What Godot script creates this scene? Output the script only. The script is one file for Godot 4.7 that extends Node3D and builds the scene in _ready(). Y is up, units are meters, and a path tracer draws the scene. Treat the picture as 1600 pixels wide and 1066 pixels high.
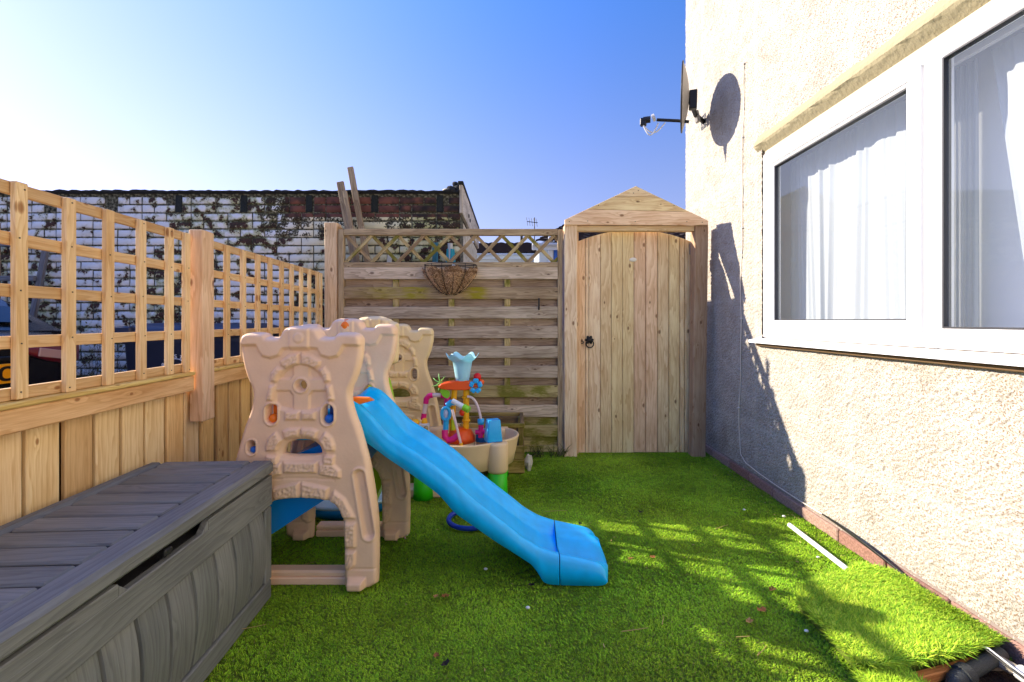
extends Node3D

# ------------------------------------------------------------------ mesh buffer
class MB:
	var v := PackedVector3Array()
	var t := PackedVector2Array()
	var g := PackedInt32Array()
	var c := PackedColorArray()
	var col := Color.WHITE
	var colored := false
	var mark := 0

	func tri(a: Vector3, b: Vector3, d: Vector3, ua := Vector2.ZERO, ub := Vector2.ZERO, ud := Vector2.ZERO, grp := -1) -> void:
		v.append(a); v.append(b); v.append(d)
		t.append(ua); t.append(ub); t.append(ud)
		g.append(grp)
		if colored:
			c.append(col); c.append(col); c.append(col)

	func quad(a: Vector3, b: Vector3, d: Vector3, e: Vector3, ua := Vector2.ZERO, ub := Vector2.ZERO, ud := Vector2.ZERO, ue := Vector2.ZERO, grp := -1) -> void:
		tri(a, b, d, ua, ub, ud, grp)
		tri(a, d, e, ua, ud, ue, grp)

	# turn the solid added since the last seal so that its faces look outwards
	func seal() -> void:
		var vol := 0.0
		var o := v[mark] if mark < v.size() else Vector3.ZERO
		for i in range(mark, v.size(), 3):
			vol += (v[i] - o).dot((v[i + 1] - o).cross(v[i + 2] - o))
		if vol > 0.0:
			for i in range(mark, v.size(), 3):
				var p := v[i + 1]
				v[i + 1] = v[i + 2]
				v[i + 2] = p
				var q := t[i + 1]
				t[i + 1] = t[i + 2]
				t[i + 2] = q
				if colored:
					var k := c[i + 1]
					c[i + 1] = c[i + 2]
					c[i + 2] = k
		mark = v.size()

	func done() -> ArrayMesh:
		var st := SurfaceTool.new()
		st.begin(Mesh.PRIMITIVE_TRIANGLES)
		for i in v.size():
			st.set_smooth_group(g[i / 3])
			st.set_uv(t[i])
			if colored:
				st.set_color(c[i])
			st.add_vertex(v[i])
		st.generate_normals()
		st.index()
		return st.commit()

var rng := RandomNumberGenerator.new()
var used := {}
const WU := 0.4    # a wood texture spans 0.4 m across the grain
const WV := 2.0    # and 2 m along it
var keep_print := false   # lay the print from its own start instead of a random one

func rnd(a: float, b: float) -> float:
	return rng.randf_range(a, b)

# ------------------------------------------------------------------ nodes
func numbered(called: String) -> String:
	if not used.has(called):
		used[called] = 0
		return called
	used[called] += 1
	return "%s_%03d" % [called, used[called]]

func tag(o: Node3D, label: String, category: String, group := "") -> Node3D:
	o.set_meta("label", label)
	o.set_meta("category", category)
	if group:
		o.set_meta("group", group)
	return o

func thing(called: String, label: String, category: String, at := Vector3.ZERO, turn := 0.0, group := "") -> Node3D:
	var o := Node3D.new()
	o.name = numbered(called)
	add_child(o)
	o.position = at
	o.rotation.y = turn
	return tag(o, label, category, group)

func part(called: String, mesh: Mesh, m: Material, parent: Node3D, at := Transform3D.IDENTITY) -> MeshInstance3D:
	var o := MeshInstance3D.new()
	o.name = called
	o.mesh = mesh
	o.material_override = m
	o.transform = at
	parent.add_child(o, true)
	return o

func solo(called: String, mesh: Mesh, m: Material, label: String, category: String, at := Transform3D.IDENTITY, group := "") -> MeshInstance3D:
	var o := MeshInstance3D.new()
	o.name = numbered(called)
	o.mesh = mesh
	o.material_override = m
	o.transform = at
	add_child(o)
	tag(o, label, category, group)
	return o

func structure(called: String, mesh: Mesh, m: Material) -> MeshInstance3D:
	var o := MeshInstance3D.new()
	o.name = numbered(called)
	o.mesh = mesh
	o.material_override = m
	add_child(o)
	o.set_meta("kind", "structure")
	return o

func T(x: float, y: float, z: float, b := Basis.IDENTITY) -> Transform3D:
	return Transform3D(b, Vector3(x, y, z))

# ------------------------------------------------------------------ shapes
func out3(mb: MB, a: Vector3, b: Vector3, d: Vector3, ua: Vector2, ub: Vector2, ud: Vector2, mid: Vector3) -> void:
	if (b - a).cross(d - a).dot(a - mid) > 0.0:
		mb.tri(a, d, b, ua, ud, ub)
	else:
		mb.tri(a, b, d, ua, ub, ud)

# a box with chamfered edges; grain is the axis the wood runs along
func add_box(mb: MB, size: Vector3, at := Transform3D.IDENTITY, bevel := 0.003, grain := 1) -> void:
	var h := size / 2.0
	var b := minf(bevel, minf(h.x, minf(h.y, h.z)) * 0.6)
	var others := [0, 2] if grain == 1 else ([1, 2] if grain == 0 else [0, 1])
	var o := Vector2(rnd(0.0, maxf(0.0, 1.0 - maxf(size[others[0]], size[others[1]]) / WU)), rnd(0.0, maxf(0.0, 1.0 - size[grain] / WV)))
	if keep_print:
		o = Vector2(0.1, 0.0)
	var uv := func(p: Vector3, n: int) -> Vector2:
		if n == grain:
			return Vector2((p[others[0]] + h[others[0]]) / WU, (p[others[1]] + h[others[1]]) / WV * 0.3) + o
		var k: int = 3 - n - grain
		return Vector2((p[k] + h[k]) / WU, (p[grain] + h[grain]) / WV) + o
	var mid := at.origin
	for n in 3:
		var a: int = (n + 1) % 3
		var e: int = (n + 2) % 3
		for s in [-1.0, 1.0]:
			var q: Array[Vector3] = []
			for c in [[-1, -1], [1, -1], [1, 1], [-1, 1]]:
				var p := Vector3.ZERO
				p[n] = s * h[n]
				p[a] = c[0] * (h[a] - b)
				p[e] = c[1] * (h[e] - b)
				q.append(p)
			for k in [[0, 1, 2], [0, 2, 3]]:
				out3(mb, at * q[k[0]], at * q[k[1]], at * q[k[2]], uv.call(q[k[0]], n), uv.call(q[k[1]], n), uv.call(q[k[2]], n), mid)
		if b > 0.0:
			for sa in [-1.0, 1.0]:
				for se in [-1.0, 1.0]:
					var q: Array[Vector3] = []
					for c in [[0, -1], [0, 1], [1, 1], [1, -1]]:
						var p := Vector3.ZERO
						p[n] = c[1] * (h[n] - b)
						p[a] = sa * (h[a] - (b if c[0] else 0.0))
						p[e] = se * (h[e] - (0.0 if c[0] else b))
						q.append(p)
					for k in [[0, 1, 2], [0, 2, 3]]:
						out3(mb, at * q[k[0]], at * q[k[1]], at * q[k[2]], uv.call(q[k[0]], a), uv.call(q[k[1]], a), uv.call(q[k[2]], a), mid)
	if b > 0.0:
		for i in 8:
			var s := Vector3(-1.0 if i & 1 else 1.0, -1.0 if i & 2 else 1.0, -1.0 if i & 4 else 1.0)
			var f := s * (h - Vector3.ONE * b)
			var p0 := f + Vector3(s.x * b, 0, 0)
			var p1 := f + Vector3(0, s.y * b, 0)
			var p2 := f + Vector3(0, 0, s.z * b)
			out3(mb, at * p0, at * p1, at * p2, uv.call(p0, 0), uv.call(p1, 0), uv.call(p2, 0), mid)
	mb.mark = mb.v.size()

func box(size: Vector3, bevel := 0.003, grain := 1) -> ArrayMesh:
	var mb := MB.new()
	add_box(mb, size, Transform3D.IDENTITY, bevel, grain)
	return mb.done()

# rings of points joined into a skin
func add_loft(mb: MB, rings: Array, closed := true, caps := true, grp := 1, uvs := Vector2(1, 1)) -> void:
	var n: int = rings[0].size()
	var last := n if closed else n - 1
	var along := 0.0
	for i in rings.size() - 1:
		var a: PackedVector3Array = rings[i]
		var b: PackedVector3Array = rings[i + 1]
		var step := a[0].distance_to(b[0])
		for j in last:
			var k := (j + 1) % n
			var u0 := float(j) / n * uvs.x
			var u1 := float(j + 1) / n * uvs.x
			mb.quad(a[j], a[k], b[k], b[j], Vector2(u0, along * uvs.y), Vector2(u1, along * uvs.y), Vector2(u1, (along + step) * uvs.y), Vector2(u0, (along + step) * uvs.y), grp)
		along += step
	if caps:
		for e in 2:
			var r: PackedVector3Array = rings[0] if e == 0 else rings[-1]
			var mid := Vector3.ZERO
			for p in r:
				mid += p / n
			for j in n:
				var k := (j + 1) % n
				var a := r[k] if e == 0 else r[j]
				var b := r[j] if e == 0 else r[k]
				mb.tri(mid, a, b, Vector2(0.5, 0.5), Vector2(0.4, 0.5), Vector2(0.5, 0.4), -1)
	mb.seal()

func add_tube(mb: MB, pts: Array, r: float, sides := 8, taper := 1.0) -> void:
	var rings := []
	var side := Vector3.ZERO
	for i in pts.size():
		var d: Vector3 = (pts[mini(i + 1, pts.size() - 1)] - pts[maxi(i - 1, 0)]).normalized()
		if i == 0:
			side = d.cross(Vector3.UP if absf(d.y) < 0.9 else Vector3.RIGHT).normalized()
		else:
			side = (side - d * side.dot(d)).normalized()
		var up := d.cross(side)
		var rr := r * lerpf(1.0, taper, float(i) / maxf(1.0, pts.size() - 1))
		var ring := PackedVector3Array()
		for k in sides:
			var a := TAU * k / sides
			ring.append(pts[i] + (side * cos(a) + up * sin(a)) * rr)
		rings.append(ring)
	add_loft(mb, rings)

func tube(pts: Array, r: float, sides := 8, taper := 1.0) -> ArrayMesh:
	var mb := MB.new()
	add_tube(mb, pts, r, sides, taper)
	return mb.done()

# profile of (radius, height) spun about y
func add_lathe(mb: MB, prof: Array, sides := 24, at := Transform3D.IDENTITY, grp := 1) -> void:
	var rings := []
	for p in prof:
		var ring := PackedVector3Array()
		for k in sides:
			var a := TAU * k / sides
			ring.append(at * Vector3(cos(a) * maxf(p[0], 0.0004), p[1], sin(a) * maxf(p[0], 0.0004)))
		rings.append(ring)
	add_loft(mb, rings, true, true, grp)

func lathe(prof: Array, sides := 24) -> ArrayMesh:
	var mb := MB.new()
	add_lathe(mb, prof, sides)
	return mb.done()

# a flat outline with thickness (local xy outline, thickness along z)
func add_prism(mb: MB, poly: PackedVector2Array, depth: float, at := Transform3D.IDENTITY, grp := -1, bevel := 0.0) -> void:
	if Geometry2D.is_polygon_clockwise(poly):
		poly.reverse()
	var o := Vector2(rnd(0.0, 0.6), rnd(0.0, 0.1))
	var face := poly
	if bevel > 0.0:
		var inner := Geometry2D.offset_polygon(poly, -bevel)
		if inner.size() == 1 and inner[0].size() == poly.size():
			var ip: PackedVector2Array = inner[0]
			var best := 0
			for k in ip.size():
				if ip[k].distance_to(poly[0]) < ip[best].distance_to(poly[0]):
					best = k
			face = PackedVector2Array()
			for k in ip.size():
				face.append(ip[(best + k) % ip.size()])
		else:
			bevel = 0.0
	var idx := Geometry2D.triangulate_polygon(face)
	var uv := func(p: Vector2) -> Vector2: return Vector2(p.x / WU, p.y / WV) + o
	for i in range(0, idx.size(), 3):
		var a := face[idx[i]]
		var b := face[idx[i + 1]]
		var c := face[idx[i + 2]]
		if (b - a).cross(c - a) < 0.0:
			var q := b
			b = c
			c = q
		for s in [1.0, -1.0]:
			var z: float = s * depth / 2.0
			if s > 0.0:
				mb.tri(at * Vector3(a.x, a.y, z), at * Vector3(b.x, b.y, z), at * Vector3(c.x, c.y, z), uv.call(a), uv.call(b), uv.call(c))
			else:
				mb.tri(at * Vector3(a.x, a.y, z), at * Vector3(c.x, c.y, z), at * Vector3(b.x, b.y, z), uv.call(a), uv.call(c), uv.call(b))
	var n := poly.size()
	var along := 0.0
	for i in n:
		var j := (i + 1) % n
		var zs := [-depth / 2.0, -depth / 2.0 + bevel, depth / 2.0 - bevel, depth / 2.0] if bevel > 0.0 else [-depth / 2.0, depth / 2.0]
		for k in zs.size() - 1:
			var p0 := face[i] if k == 0 else poly[i]
			var p1 := face[j] if k == 0 else poly[j]
			var q0 := face[i] if k == zs.size() - 2 else poly[i]
			var q1 := face[j] if k == zs.size() - 2 else poly[j]
			mb.quad(at * Vector3(p0.x, p0.y, zs[k]), at * Vector3(p1.x, p1.y, zs[k]), at * Vector3(q1.x, q1.y, zs[k + 1]), at * Vector3(q0.x, q0.y, zs[k + 1]), uv.call(p0), uv.call(p1), uv.call(q1) + Vector2(0.02, 0), uv.call(q0) + Vector2(0.02, 0), grp)
	mb.seal()

func prism(poly: PackedVector2Array, depth: float, grp := -1, bevel := 0.0) -> ArrayMesh:
	var mb := MB.new()
	add_prism(mb, poly, depth, Transform3D.IDENTITY, grp, bevel)
	return mb.done()

func poly(pts: Array) -> PackedVector2Array:
	var o := PackedVector2Array()
	for p in pts:
		o.append(Vector2(p[0], p[1]))
	return o

# signed distance to a polygon, positive inside
func sd_poly(p: Vector2, q: PackedVector2Array) -> float:
	var d := 1e9
	var inside := false
	var n := q.size()
	var a := q[n - 1]
	for i in n:
		var b := q[i]
		var e := b - a
		var w := p - a
		var h := clampf(w.dot(e) / e.length_squared(), 0.0, 1.0)
		d = minf(d, (w - e * h).length_squared())
		if (a.y > p.y) != (b.y > p.y) and p.x < e.x * (p.y - a.y) / e.y + a.x:
			inside = not inside
		a = b
	return sqrt(d) if inside else -sqrt(d)

func sd_seg(p: Vector2, a: Vector2, b: Vector2) -> float:
	var e := b - a
	var h := clampf((p - a).dot(e) / maxf(e.length_squared(), 1e-9), 0.0, 1.0)
	return (p - a - e * h).length()

# a moulded plate: outline and holes from a distance field, rounded rim, raised detail on both faces
func relief(area: Rect2, cell: float, sdf: Callable, half: float, rad: float, detail: Callable) -> ArrayMesh:
	var nx := int(ceil(area.size.x / cell))
	var ny := int(ceil(area.size.y / cell))
	var w := nx + 1
	var sd := PackedFloat32Array()
	var ht := PackedFloat32Array()
	for j in ny + 1:
		for i in w:
			var p := area.position + Vector2(i, j) * cell
			var s: float = sdf.call(p)
			sd.append(s)
			if s > 0.0:
				var k := minf(s / rad, 1.0)
				ht.append(half * sqrt(1.0 - (1.0 - k) * (1.0 - k)) + detail.call(p) * minf(1.0, s / 0.01))
			else:
				ht.append(0.0)
	var vs := PackedVector3Array()
	var ids := PackedInt32Array()
	var at := {}
	var corner := func(i: int, j: int, side: float) -> int:
		var key := ((j * w + i) * 2 + (1 if side > 0 else 0)) * 4
		if not at.has(key):
			at[key] = vs.size()
			var p := area.position + Vector2(i, j) * cell
			vs.append(Vector3(p.x, p.y, side * ht[j * w + i]))
		return at[key]
	var cross := func(i: int, j: int, i2: int, j2: int) -> int:
		var key := (mini(j, j2) * w + mini(i, i2)) * 8 + (1 if i != i2 else 3)
		if not at.has(key):
			var s0 := sd[j * w + i]
			var s1 := sd[j2 * w + i2]
			var k := s0 / (s0 - s1)
			at[key] = vs.size()
			var p := area.position + (Vector2(i, j) * (1.0 - k) + Vector2(i2, j2) * k) * cell
			vs.append(Vector3(p.x, p.y, 0.0))
		return at[key]
	var lambda_state := {"vs": vs}
	for j in ny:
		for i in nx:
			var cs := [[i, j], [i + 1, j], [i + 1, j + 1], [i, j + 1]]
			var inside := 0
			for c in cs:
				if sd[c[1] * w + c[0]] > 0.0:
					inside += 1
			if inside == 0:
				continue
			for side in [1.0, -1.0]:
				var loop := []
				for k in 4:
					var c: Array = cs[k]
					var d: Array = cs[(k + 1) % 4]
					var a_in := sd[c[1] * w + c[0]] > 0.0
					var b_in := sd[d[1] * w + d[0]] > 0.0
					if a_in:
						loop.append([0, c[0], c[1], 0, 0])
					if a_in != b_in:
						loop.append([1, c[0], c[1], d[0], d[1]])
				var got := PackedInt32Array()
				for e in loop:
					var key: int
					if e[0] == 0:
						key = ((e[2] * w + e[1]) * 2 + (1 if side > 0 else 0)) * 4
						if not at.has(key):
							at[key] = vs.size()
							var p := area.position + Vector2(e[1], e[2]) * cell
							vs.append(Vector3(p.x, p.y, side * ht[e[2] * w + e[1]]))
					else:
						key = (mini(e[2], e[4]) * w + mini(e[1], e[3])) * 8 + (1 if e[1] != e[3] else 3)
						if not at.has(key):
							var s0 := sd[e[2] * w + e[1]]
							var s1 := sd[e[4] * w + e[3]]
							var kk := s0 / (s0 - s1)
							at[key] = vs.size()
							var p := area.position + (Vector2(e[1], e[2]) * (1.0 - kk) + Vector2(e[3], e[4]) * kk) * cell
							vs.append(Vector3(p.x, p.y, 0.0))
					got.append(at[key])
				for k in range(1, got.size() - 1):
					ids.append(got[0])
					if side > 0:
						ids.append(got[k + 1])
						ids.append(got[k])
					else:
						ids.append(got[k])
						ids.append(got[k + 1])
	return indexed(vs, ids)

# smooth normals for an indexed mesh whose faces run clockwise
func indexed(vs: PackedVector3Array, ids: PackedInt32Array, cols := PackedColorArray(), uvs := PackedVector2Array()) -> ArrayMesh:
	var ns := PackedVector3Array()
	ns.resize(vs.size())
	for i in range(0, ids.size(), 3):
		var a := vs[ids[i]]
		var n := (vs[ids[i + 2]] - a).cross(vs[ids[i + 1]] - a)
		ns[ids[i]] += n
		ns[ids[i + 1]] += n
		ns[ids[i + 2]] += n
	for i in ns.size():
		ns[i] = ns[i].normalized()
	var arr := []
	arr.resize(Mesh.ARRAY_MAX)
	arr[Mesh.ARRAY_VERTEX] = vs
	arr[Mesh.ARRAY_NORMAL] = ns
	arr[Mesh.ARRAY_INDEX] = ids
	if cols.size():
		arr[Mesh.ARRAY_COLOR] = cols
	if uvs.size():
		arr[Mesh.ARRAY_TEX_UV] = uvs
	var m := ArrayMesh.new()
	m.add_surface_from_arrays(Mesh.PRIMITIVE_TRIANGLES, arr)
	return m

# ------------------------------------------------------------------ materials
func noise(s: int, freq: float, oct := 3, kind := FastNoiseLite.TYPE_SIMPLEX_SMOOTH) -> FastNoiseLite:
	var n := FastNoiseLite.new()
	n.seed = s
	n.frequency = freq
	n.noise_type = kind
	n.fractal_octaves = oct
	if oct == 1:
		n.fractal_type = FastNoiseLite.FRACTAL_NONE
	return n

func noise_tex(s: int, freq: float, oct := 3, size := 512) -> ImageTexture:
	return ImageTexture.create_from_image(noise(s, freq, oct).get_seamless_image(size, size))

func mat(c: Color, rough := 0.8, tex: Texture2D = null) -> StandardMaterial3D:
	var m := StandardMaterial3D.new()
	m.albedo_color = c
	m.roughness = rough
	if tex:
		m.albedo_texture = tex
	return m

func bumped(m: StandardMaterial3D, tex: Texture2D, cm: float, tri_scale := 0.0, world := false) -> StandardMaterial3D:
	m.heightmap_enabled = true
	m.heightmap_texture = tex
	m.heightmap_scale = cm
	if tri_scale > 0.0:
		m.uv1_triplanar = true
		m.uv1_world_triplanar = world
		m.uv1_scale = Vector3.ONE * tri_scale
	return m

# timber: growth rings that bend round knots, fine fibre streaks, blotches; x across the grain, y along it
func wood_image(s: int, light: Color, dark: Color, knot: Color, knots: int, rings: float, moss := 0.0) -> Array:
	var w := 320
	var h := 1024
	var r := RandomNumberGenerator.new()
	r.seed = s
	var ks := []
	for i in knots:
		ks.append(Vector3(r.randf_range(0.02, 0.98) * WU, r.randf_range(0.02, 0.98) * WV, r.randf_range(0.004, 0.011)))
	var warp := noise(s, 1.0, 2)
	var fine := noise(s + 1, 1.0, 3)
	var blot := noise(s + 2, 1.0, 2)
	var px := PackedByteArray()
	px.resize(w * h * 3)
	var bh := PackedByteArray()
	bh.resize(w * h)
	for j in h:
		var y := float(j) / h * WV
		var near := []
		for k in ks:
			if absf(k.y - y) < 0.2:
				near.append(k)
		for i in w:
			var x := float(i) / w * WU
			var q := x * rings + 1.6 * warp.get_noise_2d(x * 9.0, y * 0.9) + 0.4 * warp.get_noise_2d(x * 40.0, y * 5.0)
			var kd := 0.0
			for k in near:
				var dx: float = x - k.x
				var dy: float = y - k.y
				var e: float = dx * dx / (k.z * k.z) + dy * dy / (k.z * k.z * 3.2)
				q += 1.3 * exp(-dx * dx / (k.z * k.z * 5.0) - dy * dy / (k.z * k.z * 36.0)) * (1.0 if dx > 0 else 0.8)
				kd = maxf(kd, clampf(1.25 - e, 0.0, 1.0) * 0.8)
			var ring := q - floorf(q)
			ring = ring * ring * (1.0 if ring < 0.9 else (1.0 - ring) * 10.0)
			var f := fine.get_noise_2d(x * 420.0, y * 7.0)
			var b := blot.get_noise_2d(x * 6.0, y * 2.0)
			var d := clampf(0.16 + ring * 0.5 + f * 0.35 + b * 0.3, 0.0, 1.0)
			var c := light.lerp(dark, d).lerp(knot, kd * 0.85)
			if moss > 0.0:
				var g := clampf((blot.get_noise_2d(x * 5.0 + 30.0, y * 3.0) + fine.get_noise_2d(x * 60.0, y * 20.0) * 0.3 + moss) * 1.6, 0.0, 0.8)
				c = c.lerp(Color(0.52, 0.55, 0.16), g)
			var at := (j * w + i) * 3
			px[at] = int(clampf(c.r, 0, 1) * 255)
			px[at + 1] = int(clampf(c.g, 0, 1) * 255)
			px[at + 2] = int(clampf(c.b, 0, 1) * 255)
			bh[j * w + i] = int(clampf(0.6 - ring * 0.25 + f * 0.4, 0, 1) * 255)
	return [ImageTexture.create_from_image(Image.create_from_data(w, h, false, Image.FORMAT_RGB8, px)), ImageTexture.create_from_image(Image.create_from_data(w, h, false, Image.FORMAT_L8, bh))]

func wood(tex: Array, tint: Color, rough := 0.75, bump := 0.06) -> StandardMaterial3D:
	var m := mat(tint, rough, tex[0])
	return bumped(m, tex[1], bump)

# ------------------------------------------------------------------ sky: clear air, paler towards the horizon and round the sun
const SUN := Vector3(-3.12, 1.65, -1.17)

func sky_texture() -> ImageTexture:
	var w := 512
	var h := 256
	var s := SUN.normalized()
	var f := PackedFloat32Array()
	f.resize(w * h * 3)
	for j in h:
		var phi := (0.5 - (j + 0.5) / h) * PI
		for i in w:
			var th := (i + 0.5) / w * TAU
			var d := Vector3(sin(th) * cos(phi), sin(phi), -cos(th) * cos(phi))
			var up := maxf(d.y, 0.0)
			var hz := pow(1.0 - up, 3.0)
			var ca := clampf(d.dot(s), -1.0, 1.0)
			var ang := acos(ca)
			# scattering by clear air, strongest towards and away from the sun, plus thin haze round the sun
			var c := Vector3(0.02, 0.20, 0.76).lerp(Vector3(0.72, 0.76, 1.02), hz) * (0.66 + 1.0 * ca * ca)
			c += Vector3(0.28, 0.15, 0.05) * exp(-ang * ang / 0.46) + Vector3(0.9, 0.7, 0.45) * exp(-ang / 0.13)
			c *= 0.385
			if d.y < 0.0:
				c = Vector3(0.30, 0.29, 0.26)
			var at := (j * w + i) * 3
			f[at] = c.x
			f[at + 1] = c.y
			f[at + 2] = c.z
	return ImageTexture.create_from_image(Image.create_from_data(w, h, false, Image.FORMAT_RGBF, f.to_byte_array()))

var W := {}      # wood textures
var fuzz: ImageTexture
var pebble: ImageTexture

func _ready() -> void:
	rng.seed = 7
	# camera
	var cam := Camera3D.new()
	cam.name = "camera"
	cam.projection = Camera3D.PROJECTION_FRUSTUM
	cam.near = 0.05
	cam.far = 400.0
	cam.size = 2.0 * 0.7455 * 0.05
	cam.frustum_offset = Vector2(0.0, -0.04336 * 0.05)
	cam.position = Vector3(0, 1.1, 0)
	add_child(cam)
	cam.make_current()
	# sky, exposure
	var we := WorldEnvironment.new()
	we.name = "world_environment"
	var env := Environment.new()
	env.background_mode = Environment.BG_SKY
	var sm := PanoramaSkyMaterial.new()
	sm.panorama = sky_texture()
	env.sky = Sky.new()
	env.sky.sky_material = sm
	env.background_energy_multiplier = 1.0
	env.tonemap_mode = Environment.TONE_MAPPER_LINEAR
	env.tonemap_exposure = 4.0
	env.sdfgi_enabled = true
	env.ssao_enabled = true
	env.ssil_enabled = true
	we.environment = env
	add_child(we)
	# sun
	var sun := DirectionalLight3D.new()
	sun.name = "sun"
	sun.light_energy = 0.84
	sun.light_color = Color(1.0, 0.95, 0.87)
	sun.light_angular_distance = 0.5
	sun.shadow_enabled = true
	add_child(sun)
	sun.look_at_from_position(SUN, Vector3.ZERO)

	textures()
	ground()
	house()
	garage()
	far_bungalows()
	lane_things()
	left_fence()
	back_fence()
	gate()
	lawn()
	storage_box()
	castle()
	water_table()
	small_things()

func textures() -> void:
	W.pine = wood_image(11, Color(1.0, 0.95, 0.84), Color(0.82, 0.68, 0.48), Color(0.56, 0.37, 0.20), 12, 38.0)
	W.plank = wood_image(23, Color(1.0, 0.96, 0.88), Color(0.78, 0.64, 0.50), Color(0.46, 0.32, 0.21), 12, 26.0)
	W.grey = wood_image(37, Color(1.0, 0.96, 0.90), Color(0.60, 0.53, 0.45), Color(0.42, 0.35, 0.29), 9, 34.0)
	W.mossy = wood_image(41, Color(0.98, 0.94, 0.84), Color(0.62, 0.55, 0.42), Color(0.40, 0.34, 0.26), 8, 34.0, 0.03)
	W.resin = wood_image(53, Color(1.0, 1.0, 1.0), Color(0.70, 0.705, 0.715), Color(0.78, 0.785, 0.79), 8, 50.0)
	fuzz = noise_tex(5, 0.05, 3)
	pebble = noise_tex(9, 0.022, 4)

# ------------------------------------------------------------------ ground
func flat_sheet(x0: float, x1: float, z0: float, z1: float, y: float) -> ArrayMesh:
	var mb := MB.new()
	mb.quad(Vector3(x0, y, z0), Vector3(x1, y, z0), Vector3(x1, y, z1), Vector3(x0, y, z1), Vector2(x0, z0), Vector2(x1, z0), Vector2(x1, z1), Vector2(x0, z1))
	return mb.done()

func ground() -> void:
	var soil := bumped(mat(Color(0.66, 0.63, 0.58), 0.95, noise_color(3, Color(0.75, 0.72, 0.68), Color(1, 1, 1), 0.03)), pebble, 1.0, 1.6, true)
	structure("ground", flat_sheet(-150, 150, -250, 60, -0.03), soil)
	var tar := bumped(mat(Color(0.64, 0.63, 0.61), 0.95, noise_color(4, Color(0.7, 0.7, 0.7), Color(1, 1, 1), 0.05)), pebble, 0.5, 3.0, true)
	structure("lane", flat_sheet(-9.0, -1.75, -12.0, 8.0, -0.022), tar)

func noise_color(s: int, a: Color, b: Color, freq: float) -> ImageTexture:
	var im := noise(s, freq, 4).get_seamless_image(512, 512)
	im.convert(Image.FORMAT_RGB8)
	var d := im.get_data()
	for i in range(0, d.size(), 3):
		var c := a.lerp(b, d[i] / 255.0)
		d[i] = int(c.r * 255)
		d[i + 1] = int(c.g * 255)
		d[i + 2] = int(c.b * 255)
	return ImageTexture.create_from_image(Image.create_from_data(512, 512, false, Image.FORMAT_RGB8, d))

# ------------------------------------------------------------------ the rendered house
const WX := 1.65

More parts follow.
